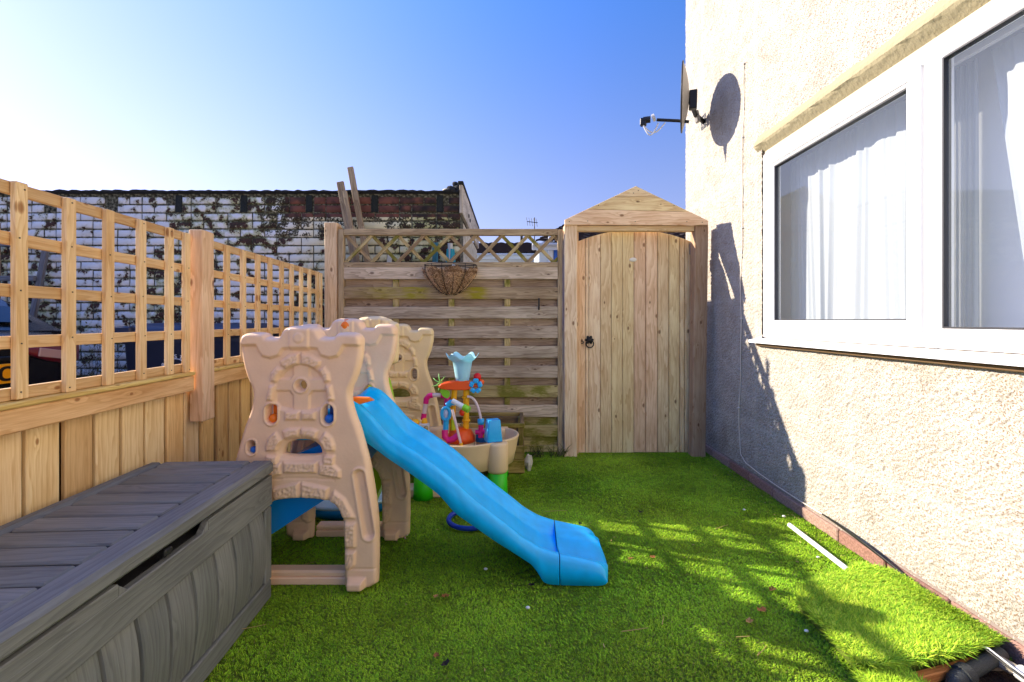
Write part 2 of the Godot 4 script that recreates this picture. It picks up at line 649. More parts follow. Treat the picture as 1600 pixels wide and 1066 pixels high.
func house() -> void:
	var o := thing("rendered_house", "cream roughcast house wall with a white framed window, beside the gate", "house")
	var im := noise_color(61, Color(0.80, 0.66, 0.50), Color(1.0, 0.97, 0.93), 0.09)
	var cast := bumped(mat(Color(0.775, 0.76, 0.725), 0.92, speckle_texture()), fuzz, 0.5, 1.15, true)
	cast.vertex_color_use_as_albedo = true
	part("wall", roughcast(), cast, o)
	# the rest of the shell
	var plain := mat(Color(0.86, 0.80, 0.70), 0.9)
	var mb := MB.new()
	add_box(mb, Vector3(6.0, 5.2, 0.25), T(WX + 3.01, 2.6, -4.213), 0.0)
	add_box(mb, Vector3(6.0, 5.2, 0.25), T(WX + 3.01, 2.6, 3.0), 0.0)
	add_box(mb, Vector3(0.25, 5.2, 7.0), T(WX + 5.9, 2.6, -0.6), 0.0)
	part("shell_wall", mb.done(), plain, o)
	mb = MB.new()
	add_box(mb, Vector3(5.6, 0.1, 6.9), T(WX + 2.95, 2.5, -0.6), 0.0)
	add_box(mb, Vector3(5.6, 0.1, 6.9), T(WX + 2.95, 0.05, -0.6), 0.0)
	part("room_floor", mb.done(), mat(Color(0.75, 0.72, 0.68), 0.8), o)
	part("inner_wall", box(Vector3(0.1, 2.3, 6.6), 0.0), mat(Color(0.93, 0.94, 0.94), 0.9), o, T(WX + 0.30, 1.25, -0.6))
	mb = MB.new()
	add_prism(mb, poly([[-3.4, 0], [3.4, 0], [0, 2.2]]), 7.9, Transform3D(Basis.IDENTITY, Vector3(WX + 3.0, 5.2, -0.6)))
	part("roof", mb.done(), mat(Color(0.34, 0.27, 0.23), 0.85), o)
	# red tile course at the foot of the wall, each tile its own
	var reds := []
	for c in [Color(0.66, 0.50, 0.44), Color(0.70, 0.55, 0.49), Color(0.61, 0.46, 0.41), Color(0.72, 0.60, 0.54)]:
		reds.append(bumped(mat(c, 0.9, noise_color(71, Color(0.7, 0.66, 0.64), Color(1, 1, 1), 0.03)), fuzz, 0.25, 4.0, true))
	var z := -4.3
	while z < -0.3:
		var l := 0.288
		var m := box(Vector3(0.07, 0.085, l - 0.006), 0.005, 2)
		part("plinth_brick", m, reds[rng.randi() % 4], o, T(WX + 0.014 + rnd(-0.003, 0.003), 0.016, z + l / 2.0, Basis(Vector3.UP, rnd(-0.01, 0.01))))
		z += l
	part("plinth_mortar", box(Vector3(0.05, 0.10, 4.2), 0.0, 2), mat(Color(0.55, 0.50, 0.46), 0.95), o, T(WX + 0.018, 0.02, -2.25))
	# window
	var white := mat(Color(0.93, 0.93, 0.935), 0.28)
	var seal := mat(Color(0.20, 0.20, 0.22), 0.6)
	var glass := mat(Color(0.9, 0.95, 1.0, 0.06), 0.02)
	glass.transparency = BaseMaterial3D.TRANSPARENCY_ALPHA
	var y0 := 0.995
	var y1 := 2.19
	var fr := MB.new()
	var fx := WX + 0.035
	for b in [[-3.005, -2.945, y0, y1], [-1.835, -1.775, y0, y1], [-0.66, -0.60, y0, y1]]:
		add_box(fr, Vector3(0.07, b[3] - b[2], b[1] - b[0]), T(fx, (b[2] + b[3]) / 2.0, (b[0] + b[1]) / 2.0), 0.004)
	for b in [[-2.945, -1.835], [-1.775, -0.66]]:
		for y in [y0 + 0.03, y1 - 0.03]:
			add_box(fr, Vector3(0.068, 0.06, b[1] - b[0]), T(fx, y, (b[0] + b[1]) / 2.0), 0.004, 2)
	var wf := part("window", fr.done(), white, o)
	# opening casement, standing proud of the frame
	var sh := MB.new()
	var sx := WX + 0.022
	var sz0 := -2.965
	var sz1 := -1.845
	var sy0 := y0 + 0.035
	var sy1 := y1 - 0.035
	var sw := 0.056
	for b in [[sz0, sz0 + sw], [sz1 - sw, sz1]]:
		add_box(sh, Vector3(0.062, sy1 - sy0, sw), T(sx, (sy0 + sy1) / 2.0, (b[0] + b[1]) / 2.0), 0.006)
	for y in [sy0 + sw / 2.0, sy1 - sw / 2.0]:
		add_box(sh, Vector3(0.060, sw, sz1 - sz0 - 2.0 * sw), T(sx, y, (sz0 + sz1) / 2.0), 0.006, 2)
	part("sash", sh.done(), white, wf)
	var bead := MB.new()
	for k in [[sz0 + sw, sz1 - sw, sy0 + sw, sy1 - sw, sx + 0.004], [-1.775, -0.66, y0 + 0.06, y1 - 0.06, fx - 0.008]]:
		for zz in [k[0] + 0.009, k[1] - 0.009]:
			add_box(bead, Vector3(0.05, k[3] - k[2], 0.018), T(k[4], (k[2] + k[3]) / 2.0, zz), 0.006)
		for yy in [k[2] + 0.009, k[3] - 0.009]:
			add_box(bead, Vector3(0.049, 0.018, k[1] - k[0] - 0.036), T(k[4], yy, (k[0] + k[1]) / 2.0), 0.006, 2)
	part("bead", bead.done(), white, wf)
	var gk := MB.new()
	for k in [[sz0 + sw + 0.018, sz1 - sw - 0.018, sy0 + sw + 0.018, sy1 - sw - 0.018, sx + 0.001], [-1.757, -0.678, y0 + 0.078, y1 - 0.078, fx - 0.018]]:
		for zz in [k[0] + 0.003, k[1] - 0.003]:
			add_box(gk, Vector3(0.03, k[3] - k[2], 0.006), T(k[4], (k[2] + k[3]) / 2.0, zz), 0.0)
		for yy in [k[2] + 0.003, k[3] - 0.003]:
			add_box(gk, Vector3(0.029, 0.006, k[1] - k[0] - 0.012), T(k[4], yy, (k[0] + k[1]) / 2.0), 0.0, 2)
	part("gasket", gk.done(), seal, wf)
	for k in [[sz0 + sw + 0.016, sz1 - sw - 0.016, sy0 + sw + 0.016, sy1 - sw - 0.016, sx + 0.002], [-1.76, -0.675, y0 + 0.075, y1 - 0.075, fx - 0.018]]:
		var pm := MB.new()
		var x: float = k[4]
		pm.quad(Vector3(x, k[2], k[0]), Vector3(x, k[3], k[0]), Vector3(x, k[3], k[1]), Vector3(x, k[2], k[1]))
		part("pane", pm.done(), glass, wf)
	# head drip and sill
	var drip := MB.new()
	var zs := []
	var rings := []
	for i in 61:
		var zz := -3.06 + 2.6 * i / 60.0
		var q := rnd(-0.004, 0.004)
		rings.append(PackedVector3Array([Vector3(WX + 0.03, 2.345 + q, zz), Vector3(WX - 0.006 + q, 2.330, zz), Vector3(WX - 0.032 + q, 2.285 + q, zz), Vector3(WX - 0.036 + q, 2.262 + q, zz), Vector3(WX - 0.026, 2.250, zz), Vector3(WX + 0.03, 2.194, zz)]))
	add_loft(drip, rings, true, true, -1)
	part("window_head", drip.done(), bumped(mat(Color(0.62, 0.58, 0.46), 0.95), pebble, 0.4, 3.0, true), o)
	var sill := MB.new()
	add_prism(sill, poly([[-0.055, 0.0], [-0.055, 0.018], [0.03, 0.034], [0.03, 0.0]]), 2.52, Transform3D(Basis.IDENTITY, Vector3(WX - 0.005, 0.958, -1.815)))
	part("sill", sill.done(), white, o)
	part("sill_bed", box(Vector3(0.06, 0.018, 2.46), 0.004, 2), mat(Color(0.45, 0.35, 0.24), 0.9), o, T(WX - 0.002, 0.946, -1.81))
	# reveal
	var rv := MB.new()
	add_box(rv, Vector3(0.10, 1.26, 0.02), T(WX + 0.06, 1.59, -3.017), 0.0)
	add_box(rv, Vector3(0.10, 0.02, 2.46), T(WX + 0.062, 2.202, -1.80), 0.0)
	add_box(rv, Vector3(0.10, 0.05, 2.46), T(WX + 0.064, 0.966, -1.80), 0.0)
	part("reveal", rv.done(), plain, o)
	# net curtains inside
	var net := mat(Color(0.67, 0.70, 0.72, 0.88), 0.9)
	net.transparency = BaseMaterial3D.TRANSPARENCY_ALPHA
	net.backlight_enabled = true
	net.backlight = Color(0.35, 0.36, 0.38)
	var labels := ["white net curtain gathered behind the casement pane of the window", "narrow white net drop hanging behind the edge of the fixed pane", "white net curtain drawn aside in a slant behind the fixed pane"]
	for k in 3:
		var cm := MB.new()
		var cr := []
		var z0: float = [-2.99, -1.97, -1.735][k]
		var z1: float = [-2.02, -1.79, -0.62][k]
		var nf := noise(81 + k, 1.0, 2)
		for j in 13:
			var up := j / 12.0
			var ring := PackedVector3Array()
			for i in 161:
				var f := i / 160.0
				var slant := 0.0
				if k == 2:
					slant = 0.16 * (1.0 - up) * (1.0 - f)
				elif k == 0:
					slant = 0.05 * (1.0 - up) * sin(f * 9.0)
				var ph := f * (z1 - z0) * 42.0 + nf.get_noise_2d(f * 7.0, 0.5) * 5.0
				ring.append(Vector3(WX + 0.17 + (0.007 + 0.006 * (1.0 - up)) * (1.0 if k > 0 or f > 0.16 else 0.25) * sin(ph) + 0.006 * nf.get_noise_2d(f * 30.0, 3.0), 0.93 + 1.20 * up, lerpf(z0, z1, f) + slant))
			cr.append(ring)
		add_loft(cm, cr, false, false)
		solo("net_curtain", cm.done(), net, labels[k], "curtain", Transform3D.IDENTITY, "net curtains in the window")
	part("curtain_rail", box(Vector3(0.02, 0.03, 2.5), 0.004, 2), white, o, T(WX + 0.17, 2.165, -1.7))
	# cable
	var black := mat(Color(0.05, 0.05, 0.055), 0.5)
	var cw := mat(Color(0.90, 0.85, 0.77), 0.7)
	var pts := []
	for i in 22:
		var f := i / 21.0
		pts.append(Vector3(WX - 0.012 - 0.004 * sin(i * 1.7), lerpf(2.92, 0.22, f), -3.235 - 0.06 * f + 0.008 * sin(i * 0.9)))
	for q in [[0.15, -3.27], [0.11, -3.20], [0.095, -3.05], [0.085, -2.85], [0.08, -2.6], [0.085, -2.4]]:
		pts.append(Vector3(WX - 0.016, q[0], q[1]))
	var cm2 := MB.new()
	add_tube(cm2, pts, 0.0032, 6)
	var cable := thing("aerial_cable", "thin cable running down the roughcast wall and along its foot", "cable")
	part("cable", cm2.done(), cw, cable)
	for i in [0, 4, 9, 14, 19]:
		part("clip", box(Vector3(0.012, 0.008, 0.02), 0.002), mat(Color(0.85, 0.84, 0.82), 0.5), cable, T(pts[i].x, pts[i].y, pts[i].z))
	for k in 3:
		var p2 := []
		for i in 14:
			var f := i / 13.0
			p2.append(Vector3(WX - 0.022 - 0.012 * k * sin(f * PI) - 0.01 * sin(f * PI), 0.088 - 0.06 * f * f + 0.012 * k * sin(f * PI), lerpf(-2.4, -1.78, f)))
		solo("black_cable", tube(p2, 0.0035, 6), black, ["black cable loop on the plinth bricks, tightest to the wall of three", "black cable loop on the plinth bricks, middle one of three", "black cable loop on the plinth bricks, sagging farthest from the wall"][k], "cable", Transform3D.IDENTITY, "black cables at the foot of the house wall")

func speckle_texture() -> ImageTexture:
	# exposed stones in the cream render: scattered tan and brown grains over soft stains
	var n := 1024
	var a := noise(91, 0.10, 2)
	var b := noise(92, 0.006, 3)
	var c := noise(93, 0.16, 1)
	var ia := a.get_seamless_image(n, n).get_data()
	var ib := b.get_seamless_image(n, n).get_data()
	var ic := c.get_seamless_image(n, n).get_data()
	var px := PackedByteArray()
	px.resize(n * n * 3)
	for i in n * n:
		var f := 1.0 - 0.13 * (1.0 - ib[i] / 255.0)
		var r := f
		var g := f
		var bl := f
		var s := clampf((ia[i] - 150.0) / 32.0, 0.0, 1.0)
		r = lerpf(r, 0.62, s * 0.9)
		g = lerpf(g, 0.46, s * 0.9)
		bl = lerpf(bl, 0.29, s * 0.9)
		var k := clampf((ic[i] - 200.0) / 22.0, 0.0, 1.0) * 0.9
		r = lerpf(r, 0.38, k)
		g = lerpf(g, 0.29, k)
		bl = lerpf(bl, 0.21, k)
		px[i * 3] = int(r * 255)
		px[i * 3 + 1] = int(g * 255)
		px[i * 3 + 2] = int(bl * 255)
	return ImageTexture.create_from_image(Image.create_from_data(n, n, false, Image.FORMAT_RGB8, px))

func roughcast() -> ArrayMesh:
	var zs := PackedFloat32Array()
	var ys := PackedFloat32Array()
	var z := 3.0
	while z > -0.62:
		zs.append(z)
		z -= 0.15
	z = -0.60
	while z > -1.3:
		zs.append(z)
		z -= 0.02
	while z > -2.7:
		zs.append(z)
		z -= 0.0062
	while z > -4.335:
		zs.append(z)
		z -= 0.009
	zs.append(-4.342)
	var y := 0.045
	while y < 2.4:
		ys.append(y)
		y += 0.0065
	while y < 4.0:
		ys.append(y)
		y += 0.012
	while y < 5.2:
		ys.append(y)
		y += 0.15
	ys.append(5.2)
	var n1 := noise(101, 95.0, 1, FastNoiseLite.TYPE_CELLULAR)
	n1.cellular_return_type = FastNoiseLite.RETURN_DISTANCE
	n1.frequency = 72.0
	var n2 := noise(102, 150.0, 2)
	var n3 := noise(103, 6.0, 2)
	var n4 := noise(104, 2.2, 4)
	var cols := PackedColorArray()
	var vs := PackedVector3Array()
	var ids := PackedInt32Array()
	var w := zs.size()
	for j in ys.size():
		for i in w:
			var zz := zs[i]
			var yy := ys[j]
			var d := 0.0
			if zz < -0.6 and yy < 4.1:
				d = 0.0095 * clampf(-n1.get_noise_2d(zz, yy), 0.0, 1.0) + 0.0035 * n2.get_noise_2d(zz, yy) + 0.0022 * n3.get_noise_2d(zz, yy)
			if i == w - 1:
				d = 0.0
			vs.append(Vector3(WX - d, yy, zz))
			# damp and splash marks near the ground, run marks below the sill ends, faint patches
			var st := 0.0
			if zz < -0.6 and yy < 4.1:
				var q := n4.get_noise_2d(zz, yy)
				st = clampf(q * 0.5 - 0.02, 0.0, 0.25)
				st += clampf((0.30 + q * 0.35 - yy) * 1.4, 0.0, 0.35)
				for e in [-3.07, -2.2, -1.82]:
					if yy < 0.96:
						st += 0.22 * exp(-pow((zz - e + n4.get_noise_2d(3.0, yy * 2.0) * 0.03) / 0.03, 2.0)) * clampf(0.5 + n4.get_noise_2d(zz * 6.0, yy) - (0.95 - yy) * 0.9, 0.0, 1.0)
			cols.append(Color(1.0 - st * 0.42, 1.0 - st * 0.44, 1.0 - st * 0.50))
	for j in ys.size() - 1:
		for i in w - 1:
			var zc := (zs[i] + zs[i + 1]) / 2.0
			var yc := (ys[j] + ys[j + 1]) / 2.0
			if zc > -3.008 and zc < -0.60 and yc > 0.985 and yc < 2.262:
				continue
			var a := j * w + i
			ids.append_array(PackedInt32Array([a, a + w, a + 1, a + 1, a + w, a + w + 1]))
	return indexed(vs, ids, cols)

# ------------------------------------------------------------------ painted brick garage behind the fences
const GZ := -4.19

func brick_paint() -> ImageTexture:
	var w := 1536
	var h := 800
	var low := noise(111, 0.9, 3)
	var midn := noise(112, 7.0, 3)
	var fine := noise(113, 45.0, 3)
	var grit := noise(114, 110.0, 2)
	var px := PackedByteArray()
	px.resize(w * h * 3)
	for j in h:
		var y := 2.36 * (1.0 - float(j) / h)
		for i in w:
			var x := -4.85 + 4.5 * float(i) / w
			var l := low.get_noise_2d(x, y * 0.6)
			var m := midn.get_noise_2d(x, y)
			var f := fine.get_noise_2d(x, y)
			var g := grit.get_noise_2d(x, y)
			var c := Color(0.90, 0.90, 0.90)
			# cream weathering towards the corner by the gate
			var cream := clampf((x + 2.15) / 0.5, 0.0, 1.0)
			c = c.lerp(Color(0.90, 0.86, 0.66), cream * 0.8)
			c = c.lerp(Color(0.70, 0.68, 0.62), clampf(m * 0.9 + 0.05, 0.0, 0.5))
			# green algae
			c = c.lerp(Color(0.62, 0.64, 0.38), clampf((l + m * 0.8 - 0.02) * 1.5, 0.0, 0.6))
			# flaked paint, old brick showing
			var flake := m * 0.85 + f * 0.25 + g * 0.12 + l * 0.5
			if flake > 0.27:
				c = Color(0.36, 0.22, 0.18).lerp(Color(0.26, 0.17, 0.15), clampf(f + 0.5, 0.0, 1.0))
			# black mildew specks, thick under the roof edge
			var top := clampf((y - 1.75) / 0.5, 0.0, 1.0)
			var mil := f * 0.28 + g * 0.55 + m * 0.75 + l * 0.6 + top * 0.14
			if mil > 0.42:
				c = c.lerp(Color(0.20, 0.17, 0.12), clampf((mil - 0.42) * 4.0, 0.0, 0.85))
			# unpainted red course
			if x > -2.08 and y > 2.055:
				c = Color(0.47, 0.29, 0.22).lerp(Color(0.38, 0.23, 0.19), clampf(m + 0.4, 0.0, 1.0))
				var soot := clampf(l * 1.2 + m * 0.9 + 0.38 - clampf((x + 1.15) * 2.0, 0.0, 1.0) * 0.6, 0.0, 1.0)
				c = c.lerp(Color(0.15, 0.12, 0.10), soot)
			elif x > -2.3 and y > 1.88 and m + f * 0.6 + l * 0.4 > -0.12 + clampf((x + 1.1) * 2.0, 0.0, 1.0) * 0.5:
				c = c.lerp(Color(0.17, 0.15, 0.09), clampf(0.65 + f, 0.0, 0.9))
			# grime and moss creeping out of the bed joints
			var ym := fposmod(y, 0.075)
			var joint := clampf(1.0 - minf(ym + 0.006, 0.070 - ym) / 0.018, 0.0, 1.0)
			var creep := joint * clampf(0.45 + m * 1.3 + l * 1.2 + f * 0.8, 0.0, 1.0)
			c = c.lerp(Color(0.24, 0.21, 0.11).lerp(Color(0.30, 0.33, 0.12), clampf(l * 2.0 + 0.3, 0.0, 1.0)), creep * 0.85)
			var at := (j * w + i) * 3
			px[at] = int(c.r * 255)
			px[at + 1] = int(c.g * 255)
			px[at + 2] = int(c.b * 255)
	return ImageTexture.create_from_image(Image.create_from_data(w, h, false, Image.FORMAT_RGB8, px))

func add_brick(mb: MB, x0: float, x1: float, y0: float, y1: float, zf: float) -> void:
	# slightly worn brick face with chamfers; print comes from its place on the wall
	var b := 0.008
	var j := func() -> float: return rnd(-0.004, 0.004)
	var uv := func(p: Vector3) -> Vector2: return Vector2((p.x + 4.85) / 4.5, 1.0 - p.y / 2.36)
	var f := [Vector3(x0 + b + j.call(), y0 + b + j.call(), zf + j.call()), Vector3(x1 - b + j.call(), y0 + b + j.call(), zf + j.call()), Vector3(x1 - b + j.call(), y1 - b + j.call(), zf + j.call()), Vector3(x0 + b + j.call(), y1 - b + j.call(), zf + j.call())]
	var r := [Vector3(x0, y0, zf - b), Vector3(x1, y0, zf - b), Vector3(x1, y1, zf - b), Vector3(x0, y1, zf - b)]
	var k := [Vector3(x0, y0, zf - 0.05), Vector3(x1, y0, zf - 0.05), Vector3(x1, y1, zf - 0.05), Vector3(x0, y1, zf - 0.05)]
	mb.quad(f[0], f[3], f[2], f[1], uv.call(f[0]), uv.call(f[3]), uv.call(f[2]), uv.call(f[1]), 1)
	for i in 4:
		var n := (i + 1) % 4
		mb.quad(f[i], f[n], r[n], r[i], uv.call(f[i]), uv.call(f[n]), uv.call(r[n]), uv.call(r[i]), 1)
		mb.quad(r[i], r[n], k[n], k[i], uv.call(r[i]), uv.call(r[n]), uv.call(k[n]), uv.call(k[i]), 2)
	mb.mark = mb.v.size()

func garage() -> void:
	var o := thing("brick_garage", "flat roofed brick garage with flaking white paint behind the trellis fence", "garage")
	var paint := bumped(mat(Color(1, 1, 1), 0.9, brick_paint()), fuzz, 0.0)
	paint.heightmap_enabled = false
	var joint := bumped(mat(Color(0.80, 0.78, 0.70), 1.0, noise_color(121, Color(0.10, 0.10, 0.04), Color(0.85, 0.84, 0.78), 0.012)), fuzz, 0.8, 5.0, true)
	part("wall", box(Vector3(8.0, 2.28, 0.25), 0.0), joint, o, T(-4.475, 1.14, GZ - 0.135))
	var rest := MB.new()
	var shown := 0
	for pass_k in 2:
		rng.seed = 500
		for k in 30:
			var y0 := 0.075 * k
			var top2 := k >= 28
			var x := -0.475
			var off := 0.1125 if k % 2 else 0.0
			var first := true
			while x > -8.2:
				var l := 0.215
				if first and off > 0.0:
					l = 0.1025
				elif rng.randf() < 0.22:
					l = 0.1025
				first = false
				var x1 := x
				var x0 := x - l
				x = x0 - 0.010
				var dz := rnd(-0.004, 0.004)
				var dy := rnd(-0.002, 0.002)
				var hgt := rnd(0.061, 0.066)
				var cx := (x0 + x1) / 2.0
				if top2:
					var in_rafter := false
					for r in 9:
						var rx := -0.66 - 0.60 * r
						if x1 > rx - 0.036 and x0 < rx + 0.036:
							in_rafter = true
							if cx > rx:
								x0 = rx + 0.036
							else:
								x1 = rx - 0.036
					if x1 - x0 < 0.05:
						continue
				var vis: bool = (cx > -4.75 and cx < -1.70 and y0 > 0.76) or (cx > -1.72 and y0 > 1.60)
				vis = vis and cx > -4.75
				if vis and shown < 300 and pass_k == 0:
					var mb := MB.new()
					add_brick(mb, x0, x1, y0 + dy, y0 + dy + hgt, GZ + dz)
					part("brick", mb.done(), paint, o)
					shown += 1
				elif pass_k == 0:
					add_brick(rest, x0, x1, y0 + dy, y0 + dy + hgt, GZ + dz)
		break
	part("brick_courses", rest.done(), paint, o).set_meta("kind", "stuff")
	# rafter ends between the top bricks
	var tarred := bumped(mat(Color(0.17, 0.18, 0.18), 0.9, noise_color(131, Color(0.55, 0.62, 0.45), Color(1, 1, 1), 0.03)), fuzz, 0.3, 3.0, true)
	for r in 12:
		part("rafter_end", box(Vector3(0.06, 0.155, 0.08), 0.004), tarred, o, T(-0.66 - 0.60 * r, 2.178, GZ - 0.045 + rnd(-0.006, 0.006)))
	# roof felt with a ragged edge
	var felt := bumped(mat(Color(0.16, 0.17, 0.19), 0.95), pebble, 1.2, 4.0, true)
	var rings := []
	for i in 201:
		var x := -8.2 + 7.72 * i / 200.0
		var a := rnd(-0.006, 0.007)
		var b := rnd(-0.012, 0.010)
		rings.append(PackedVector3Array([Vector3(x, 2.279 + b * 0.3, GZ + 0.02 + b), Vector3(x, 2.292 + a, GZ + 0.03 + b), Vector3(x, 2.300 + a, GZ - 0.06), Vector3(x, 2.300, GZ - 2.2), Vector3(x, 2.255, GZ - 2.2), Vector3(x, 2.255, GZ - 0.05)]))
	var fm := MB.new()
	add_loft(fm, rings, true, true, -1)
	part("roof", fm.done(), felt, o)
	# side wall, bargeboard with bolts and the lump of mortar on the corner
	var side := bumped(mat(Color(0.88, 0.86, 0.80), 0.9, noise_color(141, Color(0.72, 0.68, 0.56), Color(1, 1, 1), 0.012)), pebble, 0.4, 2.0, true)
	part("side_wall", box(Vector3(0.12, 2.06, 2.0), 0.0), side, o, T(-0.536, 1.03, GZ - 1.02))
	var barge := wood(W.grey, Color(0.86, 0.86, 0.83), 0.8)
	part("bargeboard", box(Vector3(0.03, 0.26, 2.04), 0.004, 2), barge, o, T(-0.465, 2.215, GZ - 1.0))
	part("verge_strip", box(Vector3(0.05, 0.03, 2.06), 0.004, 2), tarred, o, T(-0.468, 2.362, GZ - 1.0))
	for k in [[2.19, -0.55], [2.17, -0.68], [2.2, -1.4]]:
		part("bolt", lathe([[0.0, -0.012], [0.02, -0.012], [0.02, 0.008], [0.0, 0.012]], 10), mat(Color(0.08, 0.08, 0.08), 0.6), o, T(-0.45, k[0], GZ + k[1], Basis(Vector3(0, 0, 1), -PI / 2)))
	var lump := SphereMesh.new()
	lump.radius = 0.05
	lump.height = 0.07
	lump.radial_segments = 9
	lump.rings = 5
	for k in [[-0.56, 2.312, 0.0, 1.0], [-0.50, 2.33, -0.02, 1.0], [-0.52, 2.365, -0.03, 0.8], [-0.61, 2.305, 0.0, 0.6]]:
		part("mortar_lump", lump, side if k[3] < 0.7 else felt, o, T(k[0], k[1], GZ - 0.03 + k[2], Basis.from_scale(Vector3(k[3], k[3], 0.8)).rotated(Vector3(0.3, 1, 0.2).normalized(), k[0] * 40.0)))

# ------------------------------------------------------------------ bungalows beyond the gate
func bungalow(called: String, label: String, at: Vector3, size: Vector3, rise: float, wall: Color, door_x: float, tint: Color, hip := 0.0) -> Node3D:
	var o := thing(called, label, "bungalow", at)
	part("wall", box(size, 0.0), bumped(mat(wall, 0.9), pebble, 0.4, 1.5), o, T(0, size.y / 2.0, -size.z / 2.0))
	# pantiled roof: rolls run down the slope, each course laps the next
	var mb := MB.new()
	var over := 0.3
	var half := size.z / 2.0 + over
	var nx := int(size.x / 0.075)
	var ny := 14
	for s in 2:
		var prev := PackedVector3Array()
		for j in ny * 2 + 1:
			var k := j / 2
			var f := float(k) / ny if j % 2 == 0 else float(k + 1) / ny
			var lift := 0.05 if j % 2 == 0 else 0.0
			var row := PackedVector3Array()
			for i in nx + 1:
				var x := -size.x / 2.0 - 0.2 + (size.x + 0.4) * i / nx
				var roll := 0.035 * absf(sin(i * PI / 4.0))
				var zz := (over - half * f) if s == 0 else (-size.z - over + half * f)
				row.append(Vector3(x * (1.0 - hip * f), size.y - 0.05 + rise * f + lift + roll, zz))
			if prev.size():
				for i in nx:
					mb.quad(prev[i], prev[i + 1], row[i + 1], row[i])
			prev = row
	part("roof", mb.done(), mat(tint, 0.9, noise_color(151, Color(0.6, 0.55, 0.5), Color(1, 1, 1), 0.05)), o)
	var g := MB.new()
	add_prism(g, poly([[-half + over, 0], [half - over, 0], [0, rise * 0.93]]) if hip == 0.0 else poly([[-half + over, 0], [half - over, 0], [0, rise * 0.3]]), (size.x - 0.02) * (1.0 if hip == 0.0 else 0.6), Transform3D(Basis(Vector3.UP, PI / 2), Vector3(0, size.y - 0.06, -size.z / 2.0)))
	part("gable", g.done(), mat(wall, 0.9), o)
	part("fascia", box(Vector3(size.x + 0.36, 0.16, 0.03), 0.004, 0), mat(Color(0.80, 0.82, 0.84), 0.5), o, T(0, size.y - 0.10, over - 0.03))
	part("gutter", box(Vector3(size.x + 0.36, 0.07, 0.09), 0.02, 0), mat(Color(0.70, 0.72, 0.74), 0.5), o, T(0, size.y - 0.06, over + 0.03))
	if absf(door_x) < 50.0:
		var d := part("door", box(Vector3(0.9, 2.05, 0.06), 0.01), mat(Color(0.12, 0.38, 0.78), 0.4), o, T(door_x, 1.9, 0.03))
		for k in [-0.22, 0.22]:
			part("door_panel", box(Vector3(0.3, 1.7, 0.02), 0.008), mat(Color(0.16, 0.42, 0.82), 0.4), d, T(k, 0.0, 0.04))
		part("door_frame", box(Vector3(0.12, 2.3, 0.08), 0.01), mat(Color(0.85, 0.87, 0.9), 0.5), o, T(door_x - 0.52, 1.98, 0.03))
	return o

func far_bungalows() -> void:
	var a := bungalow("bungalow", "long white bungalow with brown pantiles seen low through the fence lattice", Vector3(-0.6, 0, -14.0), Vector3(7.2, 3.15, 6.0), 0.85, Color(0.88, 0.89, 0.90), 99.0, Color(0.36, 0.27, 0.22))
	var w := part("window", box(Vector3(1.6, 0.5, 0.05), 0.01), mat(Color(0.25, 0.28, 0.33), 0.2), a, T(0.55, 2.60, 0.02))
	part("window_frame", box(Vector3(0.06, 0.5, 0.07), 0.01), mat(Color(0.9, 0.9, 0.9), 0.4), w)
	part("vent_pipe", tube([Vector3(0, 0, 0), Vector3(0, 0.35, 0)], 0.05, 8), mat(Color(0.07, 0.08, 0.09), 0.6), a, T(0.95, 3.95, -2.9))
	part("cream_panel", box(Vector3(1.3, 0.55, 0.06), 0.01), mat(Color(0.87, 0.78, 0.55), 0.8), a, T(1.85, 2.55, 0.01))
	bungalow("bungalow", "pale bungalow with blue door and dark roof seen above and beside the gate", Vector3(3.35, 0, -11.0), Vector3(5.4, 2.95, 5.6), 1.35, Color(0.80, 0.85, 0.87), -1.90, Color(0.27, 0.20, 0.17), 0.55)
	var m := mat(Color(0.16, 0.18, 0.22), 0.5)
	var t := thing("roof_aerial", "small television aerial on a pole above the white bungalow's roof", "aerial", Vector3(0.83, 3.75, -16.9))
	part("mast", tube([Vector3(0, 0, 0), Vector3(0, 1.18, 0)], 0.02, 6), m, t)
	part("boom", tube([Vector3(-0.28, 1.0, 0.15), Vector3(0.12, 1.0, -0.06)], 0.014, 6), m, t)
	for k in 5:
		var p := Vector3(-0.28 + 0.09 * k, 1.0, 0.15 - 0.047 * k)
		part("element", tube([p + Vector3(-0.02, 0.16, -0.05), p - Vector3(-0.02, 0.16, -0.05)], 0.009, 5), m, t)
	part("mast", tube([Vector3(1.0, 0.1, 0), Vector3(1.0, 0.5, 0)], 0.05, 8), mat(Color(0.85, 0.86, 0.88), 0.6), t)

